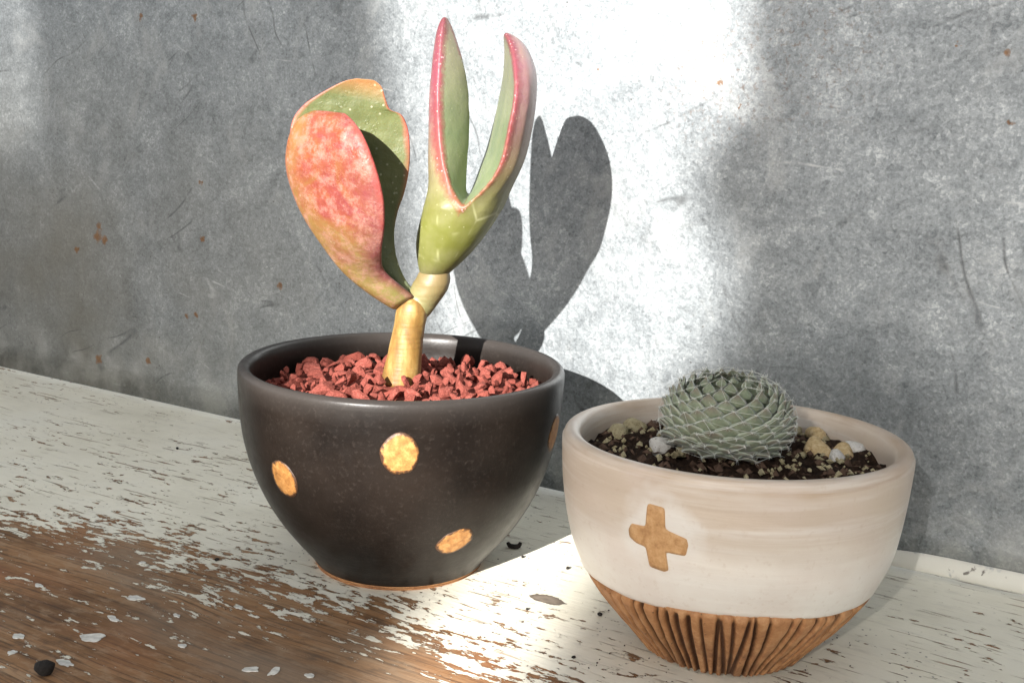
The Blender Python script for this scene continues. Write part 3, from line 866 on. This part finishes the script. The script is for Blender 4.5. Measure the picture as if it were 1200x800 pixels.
M_lava = mat_lava()
def z_lava(x, y):
    q = min(1, math.hypot(x, y) / 4.3)
    return 5.34 + 0.34 * (1 - q * q) + 0.05 * y / 4.3
tag(mound('gravel_bed', BP, 4.38, lambda x, y: z_lava(x, y) - 0.14, M_lava, 34, 110, 0.10, 3.0), 'bed of fine red gravel crumbs under the lava rocks', 'gravel', kind='stuff')
lava = [stone_mesh('lava_rock', M_lava, 13, rnd.uniform(0.65, 0.95), 40 + i, False, 'soft') for i in range(12)]
placed = []
tries = 0
rr_ = random.Random(21)
while len(placed) < 240 and tries < 60000:
    tries += 1
    a = rr_.uniform(0, 2 * math.pi); q = 4.16 * math.sqrt(rr_.random())
    x, y = q * math.cos(a), q * math.sin(a)
    s = rr_.choice((0.17, 0.22, 0.26, 0.31, 0.36, 0.42, 0.47))
    if tries > 20000: s = rr_.choice((0.14, 0.16, 0.19))
    if math.hypot(x + 0.07, y - 0.35) < 0.48 + s * 0.4: continue
    if q + s * 0.9 > 4.42: continue
    if any((x - p[0]) ** 2 + (y - p[1]) ** 2 < (0.70 * (s + p[2])) ** 2 for p in placed): continue
    placed.append((x, y, s))
for (x, y, s) in placed:
    o = obj('lava_rock', rr_.choice(lava), None, BP + Vector((x, y, z_lava(x, y) + 0.02 + rr_.uniform(-0.05, 0.13))))
    o.scale = (s * rr_.uniform(0.85, 1.2), s * rr_.uniform(0.65, 1.0), s * rr_.uniform(0.75, 1.0))
    o.rotation_euler = (rr_.uniform(-1.2, 1.2), rr_.uniform(-1.2, 1.2), rr_.uniform(0, 6.28))
    tag(o, 'rough red lava rock among the gravel filling the black pot', 'rock', 'red lava rocks in the black pot')

# ------------------------------------------------------------------ paddle plant
def leaf_sections(secs, n, sub, fo=0.5):
    """secs: (N(u,v,y), F(u,v,y), bulge_outer, bulge_inner, outward unit vector) -> closed loops; also margin curves"""
    rows = []
    for (Np, Fp, bo, bi, O) in secs:
        a, b = pix(*Np), pix(*Fp)
        rows.append((*a, *b, bo, bi, *O))
    rows = cr(rows, sub)
    verts = []; loops = []; marg = ([], []); side = []; tpar = []; edge = []; global ACROSS; ACROSS = []
    for ri, q in enumerate(rows):
        a, b = Vector(q[0:3]), Vector(q[3:6]); bo, bi = q[6], q[7]; O = Vector(q[8:11])
        ch = b - a
        if ch.length > 1e-4:
            O = (O - ch * (O.dot(ch) / ch.length_squared))
        O.normalize()
        marg[0].append(a); marg[1].append(b)
        loop = []
        for k in range(2 * n):
            if k < n: s = k / n; bul = bo; sg = 1
            else: s = 1 - (k - n) / n; bul = bi; sg = 0
            pr = (max(0.0, 4 * s * (1 - s))) ** (fo if sg else 0.8)
            loop.append(len(verts))
            verts.append(a + ch * s + O * bul * pr)
            side.append(sg if 0 < s < 1 else 0.5); tpar.append(ri / (len(rows) - 1)); edge.append(1 - min(1, min(s, 1 - s) * 5)); ACROSS.append((s, 0, 0))
        loops.append(loop)
    return verts, loops, marg, side, tpar, edge

def loops_to_faces(loops):
    f = []
    for A, B in zip(loops, loops[1:]):
        n = len(A)
        for i in range(n):
            j = (i + 1) % n
            f.append((A[i], A[j], B[j], B[i]))
    f.append(tuple(reversed(loops[0]))); f.append(tuple(loops[-1]))
    return f

plant = empty('paddle_plant', Vector((-3.34, 35.5, 5.35)))
tag(plant, 'succulent with thick red edged paddle leaves growing in the black pot', 'succulent')
PO = Vector(plant.location) / S

M_or = mat_leaf_orange(); M_gr = mat_leaf_green(); M_st = mat_stem()

# front orange leaf: outer face bulges towards the camera
Oc = (-0.45, -0.88, 0.12)
secA = [((462, 364, 35.35), (489, 349, 35.40), .42, -.42, Oc),
        ((432, 345, 35.10), (473, 336, 35.05), .38, -.36, Oc),
        ((404, 321, 34.95), (451, 316, 34.45), .34, -.24, Oc),
        ((379, 290, 34.85), (449, 296, 33.75), .32, -.10, Oc),
        ((357, 258, 34.80), (453, 268, 33.25), .32, .0, Oc),
        ((342, 226, 34.78), (453, 238, 33.00), .32, .04, Oc),
        ((334, 194, 34.80), (447, 208, 32.95), .32, .05, Oc),
        ((336, 166, 34.80), (438, 181, 33.05), .31, .05, Oc),
        ((344, 147, 34.75), (427, 157, 33.25), .28, .04, Oc),
        ((355, 135, 34.65), (415, 141, 33.55), .23, .02, Oc),
        ((368, 129, 34.55), (404, 132, 33.85), .12, -.02, Oc)]
# rear leaf: inner face looks at the camera
Ob = (-0.08, 0.98, 0.0)
secB = [((474, 352, 35.75), (491, 344, 35.80), .38, -.30, Ob),
        ((455, 326, 35.60), (477, 330, 35.65), .36, -.16, Ob),
        ((430, 300, 35.40), (466, 304, 35.50), .36, -.05, Ob),
        ((405, 270, 35.25), (463, 277, 35.40), .36, .02, Ob),
        ((380, 240, 35.15), (467, 251, 35.35), .36, .06, Ob),
        ((358, 210, 35.05), (476, 226, 35.30), .36, .08, Ob),
        ((341, 182, 35.00), (482, 199, 35.30), .36, .08, Ob),
        ((337, 158, 35.00), (483, 175, 35.28), .36, .08, Ob),
        ((341, 138, 35.00), (481, 153, 35.25), .34, .08, Ob),
        ((354, 122, 35.00), (473, 135, 35.20), .32, .06, Ob),
        ((369, 112, 35.00), (459, 129, 35.15), .30, .06, Ob),
        ((387, 102, 35.00), (453, 116, 35.12), .28, .05, Ob),
        ((403, 95, 35.00), (448, 102, 35.10), .22, .02, Ob),
        ((418, 92, 35.02), (438, 94, 35.05), .10, -.02, Ob)]
for nm, secs, front in (('orange', secA, True), ('green', secB, False)):
    verts, loops, marg, side, tp, ed = leaf_sections(secs, 18, 5, 0.36)
    vv = []
    for q, p_ in enumerate(verts):
        nn = noise.fractal(p_ * 0.75, 0.9, 2.0, 3) * (1.6 if front else 1.0)
        vv.append(p_ + Vector((0, -1, 0.2)) * 0.05 * nn - PO)
    mk = []
    for q in range(len(verts)):
        sd_ = side[q]
        if front: s = 1.0 if sd_ >= 0.5 else 0.0
        else: s = 1.0 if sd_ == 1 else 0.0
        mk.append((ed[q], tp[q], s))
    me = fix_normals(mesh('leaf', vv, loops_to_faces(loops), M_or, True, {'mask': mk, 'across': list(ACROSS)}))
    o = obj('leaf', me, plant)
    sub = o.modifiers.new('sub', 'SUBSURF'); sub.levels = 1; sub.render_levels = 1
    o['label'] = 'broad orange and pink paddle leaf with a blistered face' if front else 'broad green paddle leaf with a rosy rim behind the orange leaf'
    # texture coordinates in the material are local to the leaf object (origin at the plant's foot)

# right pair: two leaves joined in a sheath, united with a voxel remesh and cut apart again
O1 = (-0.85, 0.50, 0.0); O2 = (0.96, -0.10, 0.0)
sec1 = [((507, 324, 35.10), (507, 324, 36.05), .42, -.40, O1),
        ((522, 292, 34.72), (522, 292, 36.20), 0.92, -.50, O1),
        ((534, 266, 34.40), (534, 264, 36.20), 1.10, -.45, O1),
        ((542, 243, 34.25), (546, 240, 36.15), 1.18, -.10, O1),
        ((530, 222, 34.50), (547, 215, 36.10), 0.94, -.02, O1),
        ((520, 192, 34.78), (549, 190, 36.15), 0.86, -.06, O1),
        ((514, 156, 35.05), (551, 156, 36.20), 0.82, -.10, O1),
        ((512, 114, 35.15), (551, 118, 36.15), 0.78, -.10, O1),
        ((513, 80, 35.35), (547, 86, 36.15), 0.68, -.10, O1),
        ((515, 54, 35.55), (540, 58, 36.20), 0.53, -.08, O1),
        ((518, 32, 35.75), (532, 34, 36.20), 0.34, -.05, O1),
        ((521, 19, 35.92), (525, 19, 36.10), 0.12, .0, O1)]
sec2 = [((505, 325, 35.10), (505, 325, 36.05), .42, -.40, O2),
        ((516, 296, 34.70), (516, 296, 36.40), 0.92, -.55, O2),
        ((532, 268, 34.40), (532, 266, 36.60), 1.08, -.45, O2),
        ((544, 243, 34.22), (546, 238, 36.80), 1.16, -.10, O2),
        ((562, 226, 34.10), (556, 212, 37.3), 1.04, -.02, O2),
        ((579, 206, 34.0), (564, 190, 37.7), 0.96, -.06, O2),
        ((589, 184, 34.0), (571, 170, 38.3), 0.94, -.08, O2),
        ((597, 147, 33.9), (579, 140, 38.4), 0.92, -.08, O2),
        ((603, 114, 34.0), (585, 112, 38.2), 0.86, -.06, O2),
        ((603, 84, 34.4), (590, 84, 37.9), 0.80, -.08, O2),
        ((599, 58, 35.15), (591, 60, 37.4), 0.62, -.06, O2),
        ((594, 44, 35.55), (590, 46, 36.70), 0.40, -.04, O2),
        ((590, 37, 35.90), (589, 38, 36.30), 0.12, .0, O2)]
allv = []; allf = []; margins = []; axes = []
for secs in (sec1, sec2):
    verts, loops, marg, side, tp, ed = leaf_sections(secs, 14, 6)
    b0 = len(allv)
    allv += verts
    allf += [tuple(i + b0 for i in q) for q in loops_to_faces(loops)]
    margins.append([p_ for k, p_ in enumerate(marg[0]) if k > 16] + marg[1][-14:])
bmesh_src = fix_normals(mesh('src', allv, allf))
tmp = bpy.data.objects.new('tmp', bmesh_src); col.objects.link(tmp)
rm = tmp.modifiers.new('rm', 'REMESH'); rm.mode = 'VOXEL'; rm.voxel_size = 0.045 * S
sm = tmp.modifiers.new('sm', 'SMOOTH'); sm.factor = 0.5; sm.iterations = 30
dg = bpy.context.evaluated_depsgraph_get()
full = bpy.data.meshes.new_from_object(tmp.evaluated_get(dg))
bpy.data.objects.remove(tmp)
bm = bmesh.new(); bm.from_mesh(full)
zV = pix(545, 246, 35).z * S
low = [q for q in bm.verts if q.co.z < zV]
for _ in range(70):
    bmesh.ops.smooth_vert(bm, verts=low, factor=0.5, use_axis_x=True, use_axis_y=True, use_axis_z=True)
bm.to_mesh(full); bm.free()
fv = [Vector(q.co) / S for q in full.vertices]
fnorm = [Vector(q.vector) for q in full.vertex_normals]
ffaces = [tuple(p.vertices) for p in full.polygons]
def bound(u, v):
    if v < 205: return 558
    if v < 240: return 558 - (v - 205) / 35 * 14
    return 544 - (v - 240) / 85 * 40
scr = [toscreen(q) for q in fv]
zlo, zhi = pix(500, 330, 35.8).z, pix(522, 15, 36).z
def attr_for(i, which):
    P = fv[i]
    d = min((P - m_).length for m_ in margins[which])
    t = (P.z - zlo) / (zhi - zlo)
    inn = fnorm[i].dot(Vector(O1 if which == 0 else O2))
    mx = fnorm[i].x if which == 0 else -fnorm[i].x
    s = max(0.0, min(1.0, (mx - 0.18) / 0.15)) * max(0.0, min(1.0, (t - 0.24) / 0.04))
    reach = 0.36 if s > 0.5 else (0.75 if which == 0 else 0.40)
    e = max(0.0, 1 - d / (reach * (0.35 + 0.65 * min(1, max(0, (t - 0.22) * 3)))))
    return (e, max(0, t), s)
for which in (0, 1):
    keep = []
    for p in ffaces:
        cu = sum(scr[i][0] for i in p) / len(p); cv = sum(scr[i][1] for i in p) / len(p)
        if (cu > bound(cu, cv)) == bool(which): keep.append(p)
    idx = {}
    vv = []; mk = []; nn = []
    ff = []
    for p in keep:
        q = []
        for i in p:
            if i not in idx:
                idx[i] = len(vv); vv.append(fv[i] - PO); mk.append(attr_for(i, which)); nn.append(fnorm[i])
            q.append(idx[i])
        ff.append(tuple(q))
    me = mesh('leaf', vv, ff, M_gr, True, {'mask': mk})
    me.normals_split_custom_set_from_vertices([tuple(q) for q in nn])
    o = obj('leaf', me, plant)
    o['label'] = 'tall green folded leaf with crimson margin pointing straight up' if which == 0 else 'curved mauve backed leaf with crimson margin leaning right'

def tube(path, nseg, seed=0, mfun=None, sub=5):
    """path: (point, radius)"""
    rows = cr([(*p_, r) for p_, r in path], sub)
    v = []; f = []; mk = []
    for i, q in enumerate(rows):
        P = Vector(q[:3]); r = q[3]
        a = Vector(rows[max(i - 1, 0)][:3]); b = Vector(rows[min(i + 1, len(rows) - 1)][:3])
        T = (b - a).normalized(); X = T.cross(Vector((0, 1, 0.01))).normalized(); Y = T.cross(X)
        for k in range(nseg):
            t = 2 * math.pi * k / nseg
            rr = r * (1 + 0.03 * noise.noise(Vector((math.cos(t) * 1.5, math.sin(t) * 1.5, i * 0.35 + seed))))
            v.append(P + X * rr * math.cos(t) + Y * rr * math.sin(t))
            mk.append(mfun(i / (len(rows) - 1)) if mfun else (0, 0, 0))
    for i in range(len(rows) - 1):
        for k in range(nseg):
            j = (k + 1) % nseg
            f.append((i * nseg + k, i * nseg + j, (i + 1) * nseg + j, (i + 1) * nseg + k))
    f.append(tuple(range(nseg))[::-1]); f.append(tuple(range((len(rows) - 1) * nseg, len(rows) * nseg)))
    return v, f, {'mask': mk}
def local(v): return [Vector(q) - PO for q in v]
v, f, at = tube([(pix(469, 450, 35.5), .60), (pix(473, 425, 35.5), .54), (pix(477, 400, 35.5), .49), (pix(480, 380, 35.5), .47), (pix(483, 365, 35.5), .48), (pix(486, 355, 35.6), .42), (pix(488, 350, 35.65), .20)], 40, 1,
                lambda t: (0, max(0, (t - 0.70) * 1.6), 0))
o = obj('stem', fix_normals(mesh('stem', local(v), f, M_st, True, at)), plant)
v, f, at = tube([(pix(482, 372, 35.58), .34), (pix(488, 361, 35.6), .44), (pix(495, 350, 35.65), .475), (pix(502, 339, 35.62), .49), (pix(508, 329, 35.6), .50), (pix(513, 320, 35.55), .42), (pix(517, 312, 35.5), .25)], 40, 4,
                lambda t: (0.9 if t < 0.45 else 0.75, 0.2 + 0.45 * t, 0))
o = obj('branch', fix_normals(mesh('branch', local(v), f, M_st, True, at)), plant)

# ------------------------------------------------------------------ rosette pot: soil, pebbles, rosette
M_soil = mat_soil()
def z_soil(x, y):
    q = min(1, math.hypot(x, y) / 3.95)
    return 5.02 + 0.16 * (1 - q * q) + 0.10 * noise.noise(Vector((x * 0.8, y * 0.8, 5)))
tag(mound('potting_soil', WP, 3.92, z_soil, M_soil, 46, 120, 0.22, 2.6), 'dark crumbly potting soil around the rosette in the white pot', 'soil', kind='stuff')
M_peb = {'y': mat_pebble('yellow_pumice', (0.50, 0.36, 0.18), (0.66, 0.53, 0.33), (0.20, 0.12, 0.05)),
         'w': mat_pebble('white_pumice', (0.60, 0.57, 0.52), (0.74, 0.72, 0.68), (0.30, 0.27, 0.23)),
         'g': mat_pebble('olive_pumice', (0.34, 0.29, 0.17), (0.46, 0.41, 0.27), (0.13, 0.10, 0.05))}
pebs = [(790, 512, 13, 'g', 'olive tan pebble by the left inner wall of the white pot, larger one behind'),
        (722, 517, 11, 'g', 'leftmost olive tan pebble on the soil of the white pot'),
        (776, 535, 13, 'w', 'white pebble standing front left of the rosette'),
        (802, 540, 10, 'g', 'olive pebble just right of the white pebble at front left'),
        (957, 540, 14, 'y', 'tall yellow pebble nearest the front rim right of the rosette'),
        (956, 520, 11, 'y', 'yellow pebble behind the tall one right of the rosette'),
        (972, 513, 9, 'y', 'small yellow pebble farthest back right of the rosette'),
        (989, 539, 11, 'y', 'round yellow pebble right of the tall yellow pebble'),
        (1001, 533, 9, 'y', 'small yellow pebble next to the rightmost pebble'),
        (1020, 534, 11, 'w', 'rightmost pale pebble against the inner wall of the white pot'),
        (979, 545, 9, 'w', 'white pebble by the front rim between two yellow ones'),
        (742, 510, 12, 'g', 'pale olive pebble on the soil left of the rosette'),
        (898, 547, 9, 'w', 'white pebble at the front rim below the rosette'),
        (870, 531, 9, 'g', 'tan pebble touching the underside of the rosette in front'),
        (893, 538, 7, 'g', 'little olive pebble in front of the rosette'),
        (936, 509, 8, 'g', 'greenish pebble tucked against the right side of the rosette'),
        (861, 535, 6, 'w', 'tiny white pebble in front of the rosette'),
        (985, 518, 8, 'g', 'brownish pebble at the back right inner wall')]
for k, (u, vv, r, kind, lab) in enumerate(pebs):
    P = pixz(u, vv, 4.95)
    q = P - WP
    rad = r / 45.0
    lim = 3.80 - rad
    if math.hypot(q.x, q.y) > lim:
        q2 = Vector((q.x, q.y, 0)).normalized() * lim; q.x, q.y = q2.x, q2.y
    P = WP + Vector((q.x, q.y, z_soil(q.x, q.y) + rad * 0.35))
    me = stone_mesh('pebble', M_peb[kind], 20, 0.85, 100 + k, True, True)
    o = obj('pebble', me, None, P)
    s = rad * 1.85
    o.scale = (s, s * 0.9, s * 0.92)
    o.rotation_euler = (rnd.uniform(-.5, .5), rnd.uniform(-.5, .5), rnd.uniform(0, 6.28))
    tag(o, lab, 'pebble', 'pale pebbles on the soil of the white pot')
# fine grit and bark fibres, uncountable
v = []; f = []
gr_ = random.Random(3)
def add_bit(P, s, flat, rot):
    b0 = len(v)
    X = Vector((math.cos(rot), math.sin(rot), gr_.uniform(-.4, .4))); Y = Vector((-math.sin(rot), math.cos(rot), gr_.uniform(-.4, .4))); Z = Vector((0, 0, 1))
    pts = [X * s, X * -s, Y * s * flat, Y * -s * flat, Z * s * flat, Z * -s * flat]
    for p_ in pts: v.append(P + p_ * gr_.uniform(0.75, 1.2))
    for a in (0, 1):
        for b in (2, 3):
            for c in (4, 5): f.append((b0 + a, b0 + b, b0 + c))
for k in range(520):
    a = gr_.uniform(0, 6.283); q = 3.8 * math.sqrt(gr_.random())
    x, y = q * math.cos(a), q * math.sin(a)
    add_bit(Vector((x, y, z_soil(x, y) + gr_.uniform(0.0, 0.12))), gr_.uniform(0.05, 0.20), gr_.choice((0.15, 0.4, 0.8)), gr_.uniform(0, 6.28))
grit = obj('soil_grit', fix_normals(mesh('soil_grit', v, f, mat_plain('brown_soil_bits', (0.10, 0.06, 0.04), 0.9), False)), None, WP)
tag(grit, 'loose brown bark bits scattered over the soil in the white pot', 'soil', kind='stuff')
v = []; f = []
for k in range(330):
    a = gr_.uniform(0, 6.283); q = 3.75 * math.sqrt(gr_.random())
    x, y = q * math.cos(a), q * math.sin(a)
    add_bit(Vector((x, y, z_soil(x, y) + gr_.uniform(0.03, 0.12))), gr_.uniform(0.04, 0.14), gr_.uniform(0.6, 0.9), gr_.uniform(0, 6.28))
grit2 = obj('pumice_grit', fix_normals(mesh('pumice_grit', v, f, M_peb['g'], False)), None, WP)
tag(grit2, 'fine pale pumice grit mixed into the dark soil of the white pot', 'grit', kind='stuff')

# rosette
RC = Vector((pix(852, 482, 30.0).x, 30.0, 6.26))
rx, rz = 1.62, 1.15
ros = empty('rosette_plant', RC)
tag(ros, 'round grey green rosette succulent covered in white webbing in the white pot', 'succulent')
def leaf_proto():
    # local: x across, y outward, z along the leaf (base 0 to tip 1)
    v = []; f = []; mk = []
    rows = [(0.0, 0.42, 0.09), (0.25, 0.56, 0.14), (0.42, 0.56, 0.15), (0.60, 0.42, 0.13), (0.80, 0.20, 0.09), (1.0, 0.02, 0.02)]
    for (t, hw, th) in rows:
        yc = 0.55 * max(0, t - 0.45) ** 2 - 0.1 * t
        for k in range(8):
            a = 2 * math.pi * k / 8
            ca, sa = math.cos(a), math.sin(a)
            v.append((hw * ca, yc + th * sa + (0.13 * abs(ca) ** 1.5 * -1), t)); mk.append((abs(ca) ** 3, t, 0))
    n = 8
    for i in range(len(rows) - 1):
        for k in range(n):
            j = (k + 1) % n
            f.append((i * n + k, i * n + j, (i + 1) * n + j, (i + 1) * n + k))
    f.append(tuple(range(n))[::-1]); f.append(tuple(range((len(rows) - 1) * n, len(rows) * n)))
    return fix_normals(mesh('leaf', v, f, mat_semper(), True, {'mask': mk}))
lp = leaf_proto()
NL = 190
tips = []
ga = math.pi * (3 - math.sqrt(5))
rl = random.Random(11)
for i in range(NL):
    q = (i + 0.5) / NL
    pol = math.acos(1 - 1.52 * q)                     # polar angle from the top
    az = i * ga
    s = 0.19 + 0.72 * min(1, q * 1.25) ** 0.55
    def surf(p): return Vector((rx * math.sin(p) * math.cos(az), rx * math.sin(p) * math.sin(az), rz * math.cos(p) - (0.16 * math.exp(-(p / 0.28) ** 2))))
    tip = surf(pol)
    dn = 0.50 * s
    base = surf(min(pol + dn, 2.6)) * (0.92)
    Z = (tip - base); L = Z.length
    Z.normalize()
    outw = Vector((tip.x / rx ** 2, tip.y / rx ** 2, tip.z / rz ** 2)).normalized()
    Y = (outw - Z * outw.dot(Z)).normalized(); X = Y.cross(Z)
    Z = (Z + Y * (0.34 + rl.uniform(-.06, .10))).normalized(); Y = (outw - Z * outw.dot(Z)).normalized(); X = Y.cross(Z)
    Mx = Matrix((X, Y, Z)).transposed().to_4x4()
    o = obj('leaf', lp, ros)
    wd = 0.80 * s
    ln = max(L * 1.06, 0.5 * s)
    o.matrix_local = Matrix.Translation(base * S) @ Mx @ Matrix.Diagonal((wd, 0.62 * s, ln, 1))
    tips.append(base + Z * ln + Y * 0.012)
# cobweb threads from tip to neighbouring tips
v = []; f = []
def thread(a, b, r, sag):
    mid = (a + b) / 2
    out = mid.normalized() * sag
    pts = [a, a.lerp(b, .33) + out, a.lerp(b, .67) + out, b]
    b0 = len(v)
    for i, p_ in enumerate(pts):
        T = (pts[min(i + 1, 3)] - pts[max(i - 1, 0)]).normalized()
        X = T.cross(Vector((0.3, 0.2, 0.9))).normalized(); Y = T.cross(X)
        for k in range(3):
            t = 2 * math.pi * k / 3
            v.append(p_ + (X * math.cos(t) + Y * math.sin(t)) * r)
    for i in range(3):
        for k in range(3):
            j = (k + 1) % 3
            f.append((b0 + i * 3 + k, b0 + i * 3 + j, b0 + i * 3 + 3 + j, b0 + i * 3 + 3 + k))
for i in range(NL):
    for dlt, pr in ((8, 0.65), (13, 0.8), (21, 0.22)):
        if i + dlt < NL and rl.random() < pr:
            if (tips[i] - tips[i + dlt]).length < 1.15:
                thread(tips[i], tips[i + dlt], rl.uniform(0.0028, 0.0062), 0.006)
    # fuzz at each tip
    for k in range(8):
        d = Vector((rl.gauss(0, 1), rl.gauss(0, 1), rl.gauss(0, 1))).normalized()
        thread(tips[i], tips[i] + d * rl.uniform(.04, .11) + tips[i].normalized() * 0.03, 0.0026, 0.01)
for k in range(300):
    i = rl.randrange(0, 50); j = rl.randrange(0, 50)
    if 0.1 < (tips[i] - tips[j]).length < 0.62: thread(tips[i], tips[j], 0.0038, 0.03)
N = NT('white_web')
M_web = N.set(color=(0.70, 0.71, 0.66), rough=0.8, spec=0.2)
web = obj('webbing', mesh('webbing', v, f, M_web), ros)
web['kind'] = 'stuff'

# ------------------------------------------------------------------ crumbs on the shelf
M_cr = mat_plain('black_crumb', (0.018, 0.015, 0.013), 0.8)
cl = [(52, 782, .26, 'large black crumb on bare wood at the lower left corner'),
      (603, 639, .13, 'curled dark crumb on the shelf in the shadow of the black pot'),
      (612, 652, .06, 'tiny dark speck just below the curled crumb'),
      (665, 665, .07, 'dark speck on sunlit white paint between the pots'),
      (254, 655, .08, 'dark speck on white paint left of the black pot foot'),
      (208, 525, .07, 'dark speck on white paint near the wall at left'),
      (703, 719, .08, 'dark speck beside the carved foot of the white pot'),
      (618, 713, .06, 'dark speck just below the shelf knot'),
      (672, 769, .06, 'dark speck on worn paint left of the white pot foot')]
for k, (u, vv, r, lab) in enumerate(cl):
    if k == 1:
        P = pixz(u, vv, 0.08)
        pts = [(P + Vector((-.22, 0.02, 0.10)), .05), (P + Vector((-.16, 0, 0)), .08), (P + Vector((0, -.03, -.02)), .08), (P + Vector((.14, 0, 0)), .08), (P + Vector((.19, .03, .11)), .05)]
        v, f, at = tube(pts, 8, 3, None, 2)
        o = obj('soil_crumb', fix_normals(mesh('soil_crumb', [Vector(q) - P for q in v], f, M_cr, False)), None, P)
    else:
        P = pixz(u, vv, r * 0.7)
        o = obj('soil_crumb', stone_mesh('soil_crumb', M_cr, 22, 0.85, 300 + k, True, True), None, P)
        o.scale = (r * 1.25, r * 1.1, r * 1.1)
    tag(o, lab, 'crumb', 'dark crumbs on the shelf')

v = []; f = []
gr_ = random.Random(77)
for k in range(230):
    c0, r0 = (BP, 2.7) if k % 2 else (WP, 2.3)
    a = gr_.uniform(0, 6.283); q = r0 + abs(gr_.gauss(0, 1.7))
    x, y = c0.x + q * math.cos(a), c0.y + q * math.sin(a)
    if WN.x * x + WN.y * y > WC - 0.4: continue
    if math.hypot(x - BP.x, y - BP.y) < 2.65 or math.hypot(x - WP.x, y - WP.y) < 2.25: continue
    r1 = gr_.uniform(0.012, 0.035)
    add_bit(Vector((x, y, r1 * 0.6)), r1, gr_.uniform(0.5, 0.9), gr_.uniform(0, 6.28))
dust = obj('shelf_grit', fix_normals(mesh('shelf_grit', v, f, mat_plain('fine_brown_grit', (0.06, 0.042, 0.03), 0.9), False)))
tag(dust, 'fine dark grit and dust scattered round the feet of both pots', 'grit', kind='stuff')
